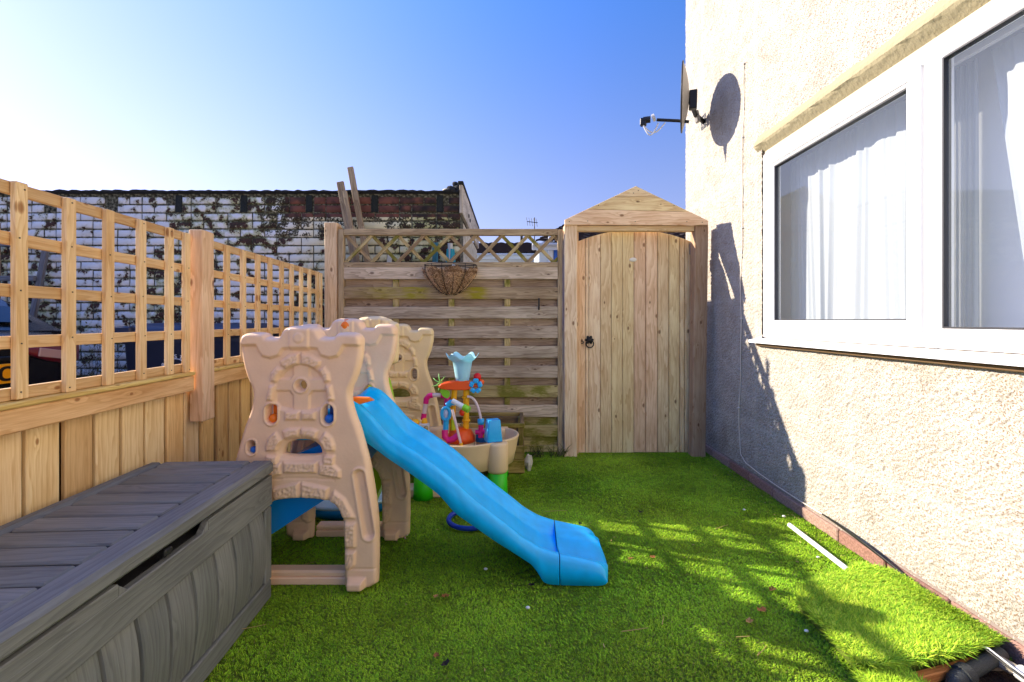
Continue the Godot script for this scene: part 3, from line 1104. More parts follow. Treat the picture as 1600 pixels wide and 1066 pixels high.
# ------------------------------------------------------------------ things in the lane
func lane_things() -> void:
	car()
	bins()
	# bare shrub
	var twig := mat(Color(0.34, 0.29, 0.18), 0.9)
	var r := RandomNumberGenerator.new()
	for s in 2:
		r.seed = 31 + s
		var t := thing("bare_shrub", ["tangled bare shrub by the white brick wall behind the car", "thin bare shrub by the white brick wall nearer the bins"][s], "shrub", Vector3(-3.72 + 0.62 * s, -0.02, -3.95), 0.0, "bare shrubs in the lane")
		var mb := MB.new()
		var lf := MB.new()
		for k in 46 - 14 * s:
			var p := Vector3(r.randf_range(-0.10, 0.10), 0, r.randf_range(-0.06, 0.06))
			var d := Vector3(r.randf_range(-0.5, 0.5), 1.0, r.randf_range(-0.22, 0.2))
			var pts := []
			var n := 9
			for i in n:
				pts.append(p)
				d += Vector3(r.randf_range(-0.35, 0.35), r.randf_range(-0.16, 0.05), r.randf_range(-0.2, 0.2))
				p += d.normalized() * r.randf_range(0.10, 0.16)
				p.z = clampf(p.z, -0.2, 0.25)
				if i > 2:
					for q in 2:
						var a := p + Vector3(r.randf_range(-0.03, 0.03), r.randf_range(-0.03, 0.03), r.randf_range(-0.03, 0.03))
						var u := Vector3(r.randf_range(-1, 1), r.randf_range(-1, 1), r.randf_range(-1, 1)).normalized() * 0.014
						var w := Vector3(r.randf_range(-1, 1), r.randf_range(-1, 1), r.randf_range(-1, 1)).normalized() * 0.006
						lf.quad(a - u, a + w, a + u, a - w)
			add_tube(mb, pts, 0.0038, 4, 0.3)
		part("stem", mb.done(), twig, t)
		part("foliage", lf.done(), mat(Color(0.36, 0.36, 0.16), 0.9), t)
	# grey timber frame leaning on the wall at the edge of view
	var gm := wood(W.grey, Color(0.52, 0.55, 0.62), 0.8)
	var f := thing("timber_trestle", "grey painted timber trestle standing against the white brick wall", "trestle", Vector3(-4.55, -0.02, -4.06))
	part("rail", box(Vector3(1.0, 0.035, 0.03), 0.003, 0), gm, f, T(-0.08, 1.80, 0.0))
	part("rail", box(Vector3(0.95, 0.045, 0.03), 0.003, 0), gm, f, T(-0.16, 1.50, 0.0))
	part("rail", box(Vector3(0.95, 0.045, 0.03), 0.003, 0), gm, f, T(-0.26, 0.60, 0.0))
	part("leg", box(Vector3(0.05, 1.86, 0.03), 0.003, 1), gm, f, T(0.22, 0.92, -0.031, Basis(Vector3(0, 0, 1), -0.19)))
	part("leg", box(Vector3(0.05, 2.0, 0.03), 0.003, 1), wood(W.grey, Color(0.66, 0.60, 0.52), 0.8), f, T(-0.06, 1.0, -0.031))
	part("leg", box(Vector3(0.05, 1.9, 0.03), 0.003, 1), gm, f, T(-0.48, 0.93, -0.031, Basis(Vector3(0, 0, 1), 0.19)))
	# timbers leaning behind the corner post
	var old := wood(W.grey, Color(0.72, 0.66, 0.56), 0.8)
	var tl := ["tall weathered timber leaning behind the fence, the highest of three", "weathered timber leaning behind the corner post, broadest of three", "short narrow timber leaning between two longer ones behind the fence"]
	for k in [[-1.450, 2.48, 0.052, 0], [-1.530, 2.34, 0.062, 1], [-1.478, 2.25, 0.034, 2]]:
		var L: float = k[1] / cos(0.19) + 0.02
		var b := Basis(Vector3(0, 0, 1), 0.19) * Basis(Vector3(1, 0, 0), -0.03)
		var top := Vector3(k[0], k[1], -4.10 + 0.028 * k[3])
		solo("leaning_timber", box(Vector3(k[2], L, 0.025), 0.003, 1), old, tl[k[3]], "timber", Transform3D(b, top - b.y * L / 2.0), "timbers leaning behind the fence")
	var wb := Basis(Vector3(0, 0, 1), -0.09)
	solo("white_batten", box(Vector3(0.04, 1.72, 0.02), 0.002, 1), mat(Color(0.86, 0.85, 0.80), 0.6), "white batten leaning on the painted bricks behind the lattice", "batten", Transform3D(wb, Vector3(-1.16, 0.83, -4.06)))
	# folded turquoise parasol
	var teal := mat(Color(0.16, 0.62, 0.70), 0.8)
	var ps := thing("folded_parasol", "folded turquoise parasol standing behind the fence lattice", "parasol", Vector3(-0.62, -0.02, -4.0))
	part("pole", tube([Vector3(0.08, 0, 0), Vector3(0.08, 1.80, 0)], 0.022, 10), mat(Color(0.82, 0.82, 0.78), 0.5), ps)
	var rings := []
	for i in 16:
		var y := 0.75 + 1.0 * i / 15.0
		var rr := lerpf(0.095, 0.03, i / 15.0)
		var ring := PackedVector3Array()
		for k in 24:
			var a := TAU * k / 24
			var q := rr * (1.0 + 0.28 * sin(a * 5.0 + i * 0.15))
			ring.append(Vector3(0.08 + cos(a) * q, y, sin(a) * q * 0.7))
		rings.append(ring)
	var pm := MB.new()
	add_loft(pm, rings)
	part("canopy", pm.done(), teal, ps)
	part("tie", lathe([[0.0, 0.0], [0.085, 0.0], [0.095, 0.02], [0.085, 0.045], [0.0, 0.045]], 16), mat(Color(0.05, 0.45, 0.55), 0.7), ps, T(0.08, 1.58, 0))
	solo("turquoise_board", box(Vector3(0.05, 1.82, 0.02), 0.003), mat(Color(0.30, 0.60, 0.70), 0.8, W.grey[0]), "flaking turquoise board upright beside the folded parasol", "board", T(-0.685, 0.89, -4.08))

func car() -> void:
	var t := thing("parked_car", "dark grey hatchback parked behind the trellis, its yellow plate showing", "car", Vector3(-2.97, -0.022, -2.46))
	var body := mat(Color(0.12, 0.125, 0.14), 0.25)
	body.metallic = 0.3
	body.clearcoat_enabled = true
	body.clearcoat = 0.4
	body.clearcoat_roughness = 0.15
	var glass := mat(Color(0.05, 0.07, 0.10), 0.04)
	# s: metres forward from the tail (towards -x): [s, half width, low, shoulder, top]
	var rings := []
	for q in [[0.0, 0.60, 0.40, 0.93, 0.96], [0.03, 0.68, 0.34, 0.96, 1.01], [0.12, 0.755, 0.28, 0.97, 1.05], [0.5, 0.81, 0.22, 0.98, 1.06], [1.5, 0.84, 0.2, 0.96, 1.02], [2.6, 0.84, 0.2, 0.93, 0.98], [3.3, 0.80, 0.2, 0.86, 0.93], [3.8, 0.70, 0.25, 0.72, 0.78], [3.92, 0.55, 0.35, 0.6, 0.64]]:
		var r := PackedVector3Array()
		var x: float = -q[0]
		var w: float = q[1]
		var m: float = lerpf(q[2], q[3], 0.55)
		for p in [[-0.94, q[2]], [-1.0, lerpf(q[2], q[3], 0.25)], [-1.0, m], [-0.985, lerpf(m, q[3], 0.6)], [-0.93, q[3]], [-0.80, q[4]], [-0.4, q[4] + 0.012], [0.0, q[4] + 0.016], [0.4, q[4] + 0.012], [0.80, q[4]], [0.93, q[3]], [0.985, lerpf(m, q[3], 0.6)], [1.0, m], [1.0, lerpf(q[2], q[3], 0.25)], [0.94, q[2]], [0.0, q[2] - 0.03]]:
			r.append(Vector3(x, p[1], p[0] * w))
		rings.append(r)
	var mb := MB.new()
	add_loft(mb, rings)
	part("body", mb.done(), body, t)
	# cabin
	rings = []
	for q in [[0.13, 0.66, 1.05, 1.06], [0.30, 0.66, 1.05, 1.19], [0.58, 0.63, 1.03, 1.37], [0.95, 0.60, 1.02, 1.46], [1.6, 0.60, 1.0, 1.49], [2.1, 0.60, 0.99, 1.44], [2.75, 0.62, 0.97, 1.02], [2.85, 0.62, 0.96, 0.97]]:
		var r := PackedVector3Array()
		for p in [[-1.12, q[2] - 0.05], [-1.05, lerpf(q[2], q[3], 0.5)], [-0.96, lerpf(q[2], q[3], 0.9)], [-0.7, q[3]], [0.0, q[3] + 0.02], [0.7, q[3]], [0.96, lerpf(q[2], q[3], 0.9)], [1.05, lerpf(q[2], q[3], 0.5)], [1.12, q[2] - 0.05]]:
			r.append(Vector3(-q[0], p[1], p[0] * q[1]))
		rings.append(r)
	mb = MB.new()
	add_loft(mb, rings)
	part("cabin", mb.done(), body, t)
	# rear window laid on the slope
	mb = MB.new()
	var a0 := [[0.165, 1.11], [0.30, 1.215], [0.58, 1.395], [0.80, 1.455]]
	for i in 3:
		for s in 6:
			var z0 := lerpf(-0.54, 0.54, s / 6.0)
			var z1 := lerpf(-0.54, 0.54, (s + 1) / 6.0)
			var bow := func(z: float) -> float: return 0.012 * (1.0 - z * z / 0.36)
			mb.quad(Vector3(-a0[i][0], a0[i][1] + bow.call(z0), z0), Vector3(-a0[i + 1][0], a0[i + 1][1] + bow.call(z0), z0 * 0.95), Vector3(-a0[i + 1][0], a0[i + 1][1] + bow.call(z1), z1 * 0.95), Vector3(-a0[i][0], a0[i][1] + bow.call(z1), z1), Vector2.ZERO, Vector2.ZERO, Vector2.ZERO, Vector2.ZERO, 1)
	part("rear_window", mb.done(), glass, t)
	for s in [-1.0, 1.0]:
		var sw := MB.new()
		sw.quad(Vector3(-0.75, 1.10, s * 0.665), Vector3(-0.95, 1.36, s * 0.62), Vector3(-2.05, 1.36, s * 0.62), Vector3(-2.45, 1.08, s * 0.68))
		part("side_window", sw.done(), glass, t)
	# tail lights wrap the corners
	var red := mat(Color(0.42, 0.03, 0.04), 0.12)
	red.clearcoat_enabled = true
	var clear := mat(Color(0.70, 0.58, 0.56), 0.1)
	for s in [-1.0, 1.0]:
		var lm := MB.new()
		add_loft(lm, [PackedVector3Array([Vector3(0.022, 0.955, s * 0.30), Vector3(0.022, 0.93, s * 0.30), Vector3(-0.03, 0.93, s * 0.30), Vector3(-0.03, 0.955, s * 0.30)]),
			PackedVector3Array([Vector3(0.026, 0.965, s * 0.46), Vector3(0.026, 0.87, s * 0.46), Vector3(-0.04, 0.87, s * 0.46), Vector3(-0.04, 0.965, s * 0.46)]),
			PackedVector3Array([Vector3(0.012, 0.975, s * 0.60), Vector3(0.012, 0.84, s * 0.60), Vector3(-0.06, 0.84, s * 0.60), Vector3(-0.06, 0.975, s * 0.60)]),
			PackedVector3Array([Vector3(-0.035, 0.97, s * 0.715), Vector3(-0.035, 0.86, s * 0.715), Vector3(-0.12, 0.86, s * 0.69), Vector3(-0.12, 0.97, s * 0.69)])])
		var l := part("tail_light", lm.done(), red, t)
		part("lens", box(Vector3(0.012, 0.055, 0.17), 0.006), clear, l, T(0.027, 0.915, s * 0.47, Basis(Vector3(1, 0, 0), s * 0.18)))
	# plate with the letter that shows
	var pl := part("number_plate", box(Vector3(0.008, 0.115, 0.52), 0.003, 2), mat(Color(0.96, 0.66, 0.05), 0.35), t, T(0.012, 0.815, 0.0))
	part("letter", letter("C", 0.085), mat(Color(0.03, 0.03, 0.03), 0.5), pl, T(0.0055, -0.002, -0.205, Basis(Vector3.UP, PI / 2).scaled(Vector3(1.0, 1.0, 1.2))))
	part("tailgate_trim", box(Vector3(0.015, 0.03, 0.7), 0.006, 2), mat(Color(0.05, 0.05, 0.055), 0.4), t, T(0.006, 0.90, 0.0))
	part("bumper", box(Vector3(0.08, 0.16, 1.30), 0.03, 2), mat(Color(0.07, 0.07, 0.08), 0.5), t, T(0.0, 0.54, 0.0))
	for q in [[-0.75, -1], [-0.75, 1], [-3.15, -1], [-3.15, 1]]:
		var w := part("wheel", lathe([[0.0, -0.09], [0.20, -0.09], [0.30, -0.08], [0.31, 0.0], [0.30, 0.08], [0.20, 0.09], [0.0, 0.09]], 24), mat(Color(0.03, 0.03, 0.03), 0.8), t, T(q[0], 0.31, q[1] * 0.76, Basis(Vector3(1, 0, 0), PI / 2)))
		part("rim", lathe([[0.0, -0.095], [0.18, -0.092], [0.19, 0.0], [0.18, 0.092], [0.0, 0.095]], 20), mat(Color(0.55, 0.56, 0.58), 0.3), w)

func letter(s: String, height: float) -> TextMesh:
	var tm := TextMesh.new()
	var f := SystemFont.new()
	f.font_names = PackedStringArray(["Droid Sans"])
	f.font_weight = 700
	tm.font = f
	tm.text = s
	tm.font_size = 64
	tm.pixel_size = height / 46.0
	tm.depth = 0.003
	tm.curve_step = 2.0
	return tm

func bins() -> void:
	var plastic := bumped(mat(Color(0.16, 0.20, 0.30), 0.5), fuzz, 0.05, 6.0)
	var pale := mat(Color(0.82, 0.85, 0.88), 0.6)
	var lb := ["dark blue wheelie bin with round white lettering behind the fence post", "dark wheelie bin with a domed lid beside the lettered bin"]
	for k in 2:
		var t := thing("wheelie_bin", lb[k], "wheelie bin", Vector3([-2.66, -2.22][k], -0.022, [-3.62, -3.72][k]), [0.10, -0.1][k], "wheelie bins in the lane")
		var rings := []
		for q in [[0.06, 0.36, 0.40], [0.10, 0.37, 0.42], [0.95, 0.44, 0.52], [0.96, 0.46, 0.54], [1.0, 0.47, 0.55], [1.01, 0.46, 0.54]]:
			rings.append(rounded_ring(q[1], q[2], 0.05, q[0]))
		var mb := MB.new()
		add_loft(mb, rings, true, true, 1)
		part("body", mb.done(), plastic, t)
		rings = []
		for q in [[1.015, 0.50, 0.58], [1.05, 0.50, 0.58], [1.075, 0.44, 0.52], [1.105 - 0.0 * k, 0.30, 0.38], [1.11, 0.05, 0.08]]:
			rings.append(rounded_ring(q[1], q[2], 0.05, q[0]))
		mb = MB.new()
		add_loft(mb, rings)
		part("lid", mb.done(), plastic, t)
		part("hinge", box(Vector3(0.12, 0.07, 0.06), 0.01), plastic, t, T(-0.18, 1.05, 0.29))
		part("handle", tube([Vector3(-0.24, 1.02, 0.31), Vector3(0.24, 1.02, 0.31)], 0.016, 8), plastic, t)
		for s in [-1.0, 1.0]:
			part("wheel", lathe([[0.0, -0.025], [0.09, -0.025], [0.10, 0.0], [0.09, 0.025], [0.0, 0.025]], 18), mat(Color(0.03, 0.03, 0.03), 0.8), t, T(s * 0.19, 0.10, -0.2, Basis(Vector3(0, 0, 1), PI / 2)))
		if k == 0:
			# round emblem: the arc of lettering over a ring
			var word := "BRISTOL"
			for i in word.length():
				var a := deg_to_rad(72.0 - 24.0 * i)
				var r := 0.088
				var b := Basis(Vector3(0, 0, 1), a)
				part("letter", letter(word[i], 0.028), pale, t, Transform3D(Basis(Vector3(1, 0, 0), 0.055) * b, Vector3(-sin(a) * r + 0.16, 0.775 + cos(a) * r, 0.2695 + cos(a) * r * 0.055)))
			var ring := []
			for i in 33:
				var a := TAU * i / 32.0
				ring.append(Vector3(cos(a) * 0.070 + 0.16, 0.775 + sin(a) * 0.070, 0.2695 + sin(a) * 0.0038))
			part("emblem_ring", tube(ring, 0.004, 5), pale, t)

func rounded_ring(w: float, d: float, r: float, y: float) -> PackedVector3Array:
	var o := PackedVector3Array()
	for q in 4:
		var c := Vector2([1, -1, -1, 1][q] * (w / 2.0 - r), [1, 1, -1, -1][q] * (d / 2.0 - r))
		for k in 5:
			var a := PI / 2.0 * (q + k / 4.0)
			o.append(Vector3(c.x + cos(a) * r, y, c.y + sin(a) * r))
	return o

# ------------------------------------------------------------------ the close-boarded fence with trellis on top
func left_fence() -> void:
	var turn := 0.0559
	var at := Vector3(-1.332, 0, 0)
	var o := thing("boarded_fence", "new golden close boarded fence with cap rail behind the storage box", "fence", at, turn)
	var pines := []
	for c in [Color(1.0, 0.88, 0.68), Color(0.95, 0.83, 0.62), Color(1.0, 0.93, 0.78), Color(0.88, 0.77, 0.60), Color(0.98, 0.90, 0.76)]:
		pines.append(wood(W.pine, c, 0.7))
	var z := 0.30
	while z > -3.72:
		var w := 0.1175
		var m := box(Vector3(0.018, 0.80, w - 0.0085 - rnd(0.0, 0.003)), 0.004, 1)
		part("board", m, pines[rng.randi() % 5], o, T(-0.028 + rnd(-0.003, 0.003), 0.40, z - w / 2.0, Basis(Vector3.UP, 0.05 + rnd(-0.02, 0.02))))
		z -= w
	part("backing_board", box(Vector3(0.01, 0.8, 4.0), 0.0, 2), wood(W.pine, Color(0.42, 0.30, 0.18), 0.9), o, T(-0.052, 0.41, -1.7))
	for q in [[0.30, -2.058], [-2.164, -3.70]]:
		var L: float = q[0] - q[1]
		var mid: float = (q[0] + q[1]) / 2.0
		part("rail", box(Vector3(0.045, 0.068, L), 0.004, 2), wood(W.pine, Color(0.95, 0.82, 0.66), 0.7), o, T(-0.002, 0.822, mid))
		part("cap_rail", box(Vector3(0.085, 0.016, L), 0.004, 2), wood(W.pine, Color(0.92, 0.85, 0.58), 0.8), o, T(-0.016, 0.866, mid))
	part("post", box(Vector3(0.062, 0.87, 0.088), 0.004, 1), wood(W.plank, Color(0.95, 0.84, 0.72), 0.7), o, T(0.020, 0.645 + 0.435, -2.112, Basis(Vector3(0, 0, 1), 0.004)))
	# trellis panels
	var slat := [wood(W.pine, Color(0.97, 0.88, 0.74), 0.7), wood(W.pine, Color(0.92, 0.82, 0.66), 0.7), wood(W.pine, Color(1.0, 0.92, 0.78), 0.7)]
	var dark := [wood(W.pine, Color(0.92, 0.82, 0.68), 0.75), wood(W.pine, Color(0.86, 0.76, 0.62), 0.75)]
	var nail := mat(Color(0.25, 0.2, 0.16), 0.5)
	var labels := ["square trellis panel on the fence, between storage box end and post", "square trellis panel on the fence, between hanging post and corner post"]
	for p in 2:
		var t := thing("trellis_panel", labels[p], "trellis", at, turn, "trellis panels along the boarded fence")
		var zs: Array = []
		var z0 := -0.22 if p == 0 else -2.176
		var z1 := -2.050 if p == 0 else -3.695
		var zz := -1.925
		if p == 0:
			zs = [-2.034]
			while zz < -0.30:
				zs.append(zz)
				zz += 0.155
			zs.append(-0.238)
		else:
			zs = [-2.20]
			zz = -2.352
			while zz > -3.66:
				zs.append(zz)
				zz -= 0.1565
			zs.append(-3.68)
		for y in [0.893, 1.04, 1.187, 1.334, 1.477]:
			part("trellis_rail", box(Vector3(0.017, 0.036, z0 - z1), 0.002, 2), dark[rng.randi() % 2], t, T(-0.018, y, (z0 + z1) / 2.0))
		var lo := 0.877
		for q in zs:
			var top := 1.494 if p == 0 else 1.49
			part("slat", box(Vector3(0.018, top - lo, 0.035), 0.002, 1), slat[rng.randi() % 3], t, T(0.0002, (top + lo) / 2.0 + rnd(-0.004, 0.002), q + rnd(-0.003, 0.003), Basis(Vector3(1, 0, 0), rnd(-0.004, 0.004))))
			if q < -0.9:
				for y in [0.893, 1.04, 1.187, 1.334, 1.477]:
					if rng.randf() < 0.75:
						part("nail", box(Vector3(0.002, 0.004, 0.004), 0.0), nail, t, T(0.0096, y + rnd(-0.009, 0.009), q + rnd(-0.008, 0.008)))

func lichen_image() -> ImageTexture:
	# the grey timber print with yellow-green lichen either side of the basket
	var im: Image = W.grey[0].get_image().duplicate()
	var n := noise(301, 0.05, 3)
	for j in im.get_height():
		var y := float(j) / im.get_height()
		for i in im.get_width():
			var a := 0.0
			for k in [[0.285, 0.055, 0.75], [0.54, 0.035, 1.1], [0.16, 0.10, 0.35]]:
				a = maxf(a, k[2] * exp(-pow((y - k[0]) / k[1], 2.0)))
			a = clampf(a * (0.8 + 0.9 * n.get_noise_2d(i, j * 0.3)), 0.0, 0.85)
			if a > 0.02:
				im.set_pixel(i, j, im.get_pixel(i, j).lerp(Color(0.80, 0.83, 0.10), a))
	return ImageTexture.create_from_image(im)

# ------------------------------------------------------------------ panel fence across the back
func back_fence() -> void:
	var cp := thing("corner_post", "pale square timber post at the fence corner, behind the toy castle", "post", Vector3(-1.479, -0.02, -3.80))
	part("shaft", box(Vector3(0.104, 1.93, 0.10), 0.004, 1), wood(W.plank, Color(0.98, 0.89, 0.76), 0.7), cp, T(-0.008, 0.965, 0.0))
	part("side_strip", box(Vector3(0.016, 1.90, 0.09), 0.003, 1), wood(W.plank, Color(0.78, 0.66, 0.48), 0.75), cp, T(0.0525, 0.95, -0.004))
	var o := thing("slatted_fence", "weathered grey slatted fence panel with a lattice top, across the back", "fence panel", Vector3(0, 0, -3.76))
	var g := []
	for c in [Color(0.86, 0.81, 0.73), Color(0.81, 0.77, 0.70), Color(0.90, 0.85, 0.77), Color(0.79, 0.74, 0.67)]:
		g.append(wood(W.grey, c, 0.8))
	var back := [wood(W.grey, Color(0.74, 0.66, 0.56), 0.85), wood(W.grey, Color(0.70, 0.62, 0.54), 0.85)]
	var moss := wood(W.mossy, Color(0.82, 0.78, 0.60), 0.85)
	var frame := wood(W.grey, Color(0.78, 0.71, 0.58), 0.8)
	var lichen := wood([lichen_image(), W.grey[1]], Color(0.74, 0.67, 0.55), 0.8)
	var x0 := -1.418
	var x1 := 0.416
	part("stile", box(Vector3(0.042, 1.85, 0.05), 0.003, 1), frame, o, T(x0 + 0.021, 0.925, 0))
	part("stile", box(Vector3(0.042, 1.85, 0.05), 0.003, 1), frame, o, T(x1 - 0.021, 0.925, 0))
	var L := x1 - x0 - 0.084
	var mx := (x0 + x1) / 2.0
	part("rail", box(Vector3(L, 0.052, 0.046), 0.003, 0), frame, o, T(mx, 1.829, 0))
	part("rail", box(Vector3(L, 0.044, 0.044), 0.003, 0), frame, o, T(mx, 1.561, 0))
	part("rail", box(Vector3(L, 0.05, 0.044), 0.003, 0), moss, o, T(mx, 0.055, 0))
	for k in 10:
		var y := 1.492 - 0.161 * k
		var m: StandardMaterial3D = g[rng.randi() % 4]
		if k in [6, 8, 9]:
			m = moss
		if y > 0.06:
			keep_print = k == 1
			if k == 1:
				m = lichen
			part("slat", box(Vector3(L, 0.098, 0.012), 0.003, 0), m, o, T(mx, y, 0.017, Basis(Vector3(0, 0, 1), rnd(-0.0012, 0.0012))))
		keep_print = false
		if k < 9:
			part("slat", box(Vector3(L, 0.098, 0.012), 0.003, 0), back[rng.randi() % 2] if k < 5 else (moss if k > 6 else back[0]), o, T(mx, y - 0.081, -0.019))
	for x in [-0.9546, -0.498, -0.039]:
		part("batten", box(Vector3(0.048, 1.50, 0.022), 0.003, 1), wood(W.mossy, Color(0.82, 0.76, 0.58), 0.85), o, T(x, 0.78, -0.0005))
	# lattice of crossed laths
	var lat := [wood(W.grey, Color(0.72, 0.64, 0.50), 0.8), wood(W.mossy, Color(0.80, 0.74, 0.58), 0.85)]
	var yb := 1.583
	var yt := 1.803
	var p := 0.2135
	for s in [1.0, -1.0]:
		for k in range(-1, 10):
			var xa := x0 + 0.055 + p * k
			var xb := xa + p
			if s > 0:
				xa += 0.0
			# clip to the opening
			var a := Vector2(xa, yb if s > 0 else yt)
			var b := Vector2(xb, yt if s > 0 else yb)
			var lx := x0 + 0.042
			var rx := x1 - 0.042
			if b.x < lx + 0.02 or a.x > rx - 0.02:
				continue
			if a.x < lx:
				a = a.lerp(b, (lx - a.x) / (b.x - a.x))
			if b.x > rx:
				b = a.lerp(b, (rx - a.x) / (b.x - a.x))
			var d := b - a
			part("lath", box(Vector3(0.028, d.length() + 0.012, 0.012), 0.002, 1), lat[rng.randi() % 2], o, T((a.x + b.x) / 2.0, (a.y + b.y) / 2.0, 0.0065 * s, Basis(Vector3(0, 0, 1), -atan2(d.x, d.y))))
	# hook and hanging basket
	var iron := mat(Color(0.05, 0.06, 0.06), 0.5)
	var hk := thing("fence_hook", "small black metal hook fixed to the slats beside the gate post", "hook", Vector3(0.22, 1.24, -3.733))
	part("plate", box(Vector3(0.013, 0.095, 0.006), 0.002), iron, hk)
	part("prong", tube([Vector3(0, -0.03, 0.0), Vector3(0, -0.04, 0.02), Vector3(0, -0.03, 0.035), Vector3(0, -0.015, 0.036)], 0.004, 6), iron, hk)
	var bk := thing("wall_basket", "half round wire wall basket with a brown coir liner on the fence", "basket", Vector3(-0.50, 1.318, -3.735))
	var coir := bumped(mat(Color(0.78, 0.61, 0.44), 1.0, noise_color(161, Color(0.45, 0.42, 0.38), Color(1, 1, 1), 0.06)), fuzz, 1.6, 6.0)
	var rings := []
	for j in 15:
		var f := j / 14.0
		var ring := PackedVector3Array()
		for i in 57:
			var a := PI * i / 56.0
			var gore := absf(sin(a * 7.0 / 2.0 * 2.0 / 2.0))
			var r := (0.02 + 0.205 * pow(f, 0.58)) * (0.78 + 0.26 * pow(gore, 0.6)) + rnd(-0.006, 0.006)
			var y := 0.185 * f + (0.030 * gore + rnd(-0.012, 0.014) if j == 14 else 0.0)
			ring.append(Vector3(cos(a) * r, y, sin(a) * r * 0.8))
		rings.append(ring)
	var mb := MB.new()
	add_loft(mb, rings, false, false)
	part("coir_liner", mb.done(), coir, bk)
	var fib := MB.new()
	for k in 3600:
		var a := rnd(0.02, PI - 0.02)
		var f := pow(rng.randf(), 0.7)
		var gore := absf(sin(a * 3.5))
		var r := (0.02 + 0.205 * pow(f, 0.58)) * (0.78 + 0.26 * pow(gore, 0.6)) + 0.002
		var q := Vector3(cos(a) * r, 0.185 * f + (0.02 * gore if f > 0.9 else 0.0), sin(a) * r * 0.8)
		var n := Vector3(cos(a), 0.2, sin(a))
		var d := Vector3(rnd(-1, 1), rnd(-1, 1), rnd(-1, 1)).normalized()
		var e := q + (d + n * 0.5) * rnd(0.010, 0.026)
		var s := d.cross(n).normalized() * 0.0009
		fib.tri(q - s, q + s, e)
		fib.tri(q + s * 0.2, q - s * 0.2 + n * 0.0008, e + n * 0.002)
	part("coir_fibre", fib.done(), mat(Color(0.95, 0.80, 0.62), 1.0), bk).set_meta("kind", "stuff")
	for i in 8:
		var a := PI * i / 7.0
		var pts := []
		for j in 9:
			var f := j / 8.0
			var r := 0.03 + 0.205 * pow(f, 0.58) if f < 1.0 else 0.235
			r = minf(r, 0.212)
			pts.append(Vector3(cos(a) * r, 0.205 * f - 0.006, sin(a) * r * 0.8 + 0.004))
		pts.append(Vector3(cos(a) * 0.212, 0.238, sin(a) * 0.17 + 0.004))
		part("wire", tube(pts, 0.0026, 5), iron, bk)
	for h in [0.238, 0.208]:
		var hp := []
		for i in 25:
			var a := PI * i / 24.0
			hp.append(Vector3(cos(a) * 0.212, h, sin(a) * 0.17 + 0.004))
		part("wire", tube(hp, 0.003, 5), iron, bk)
	part("wire", tube([Vector3(-0.212, 0.238, 0.004), Vector3(0.212, 0.238, 0.004)], 0.003, 5), iron, bk)
	part("fixing", lathe([[0.0, -0.003], [0.013, -0.003], [0.013, 0.003], [0.0, 0.004]], 14), mat(Color(0.85, 0.87, 0.85), 0.3), bk, T(0.025, 0.233, 0.012, Basis(Vector3(1, 0, 0), PI / 2)))

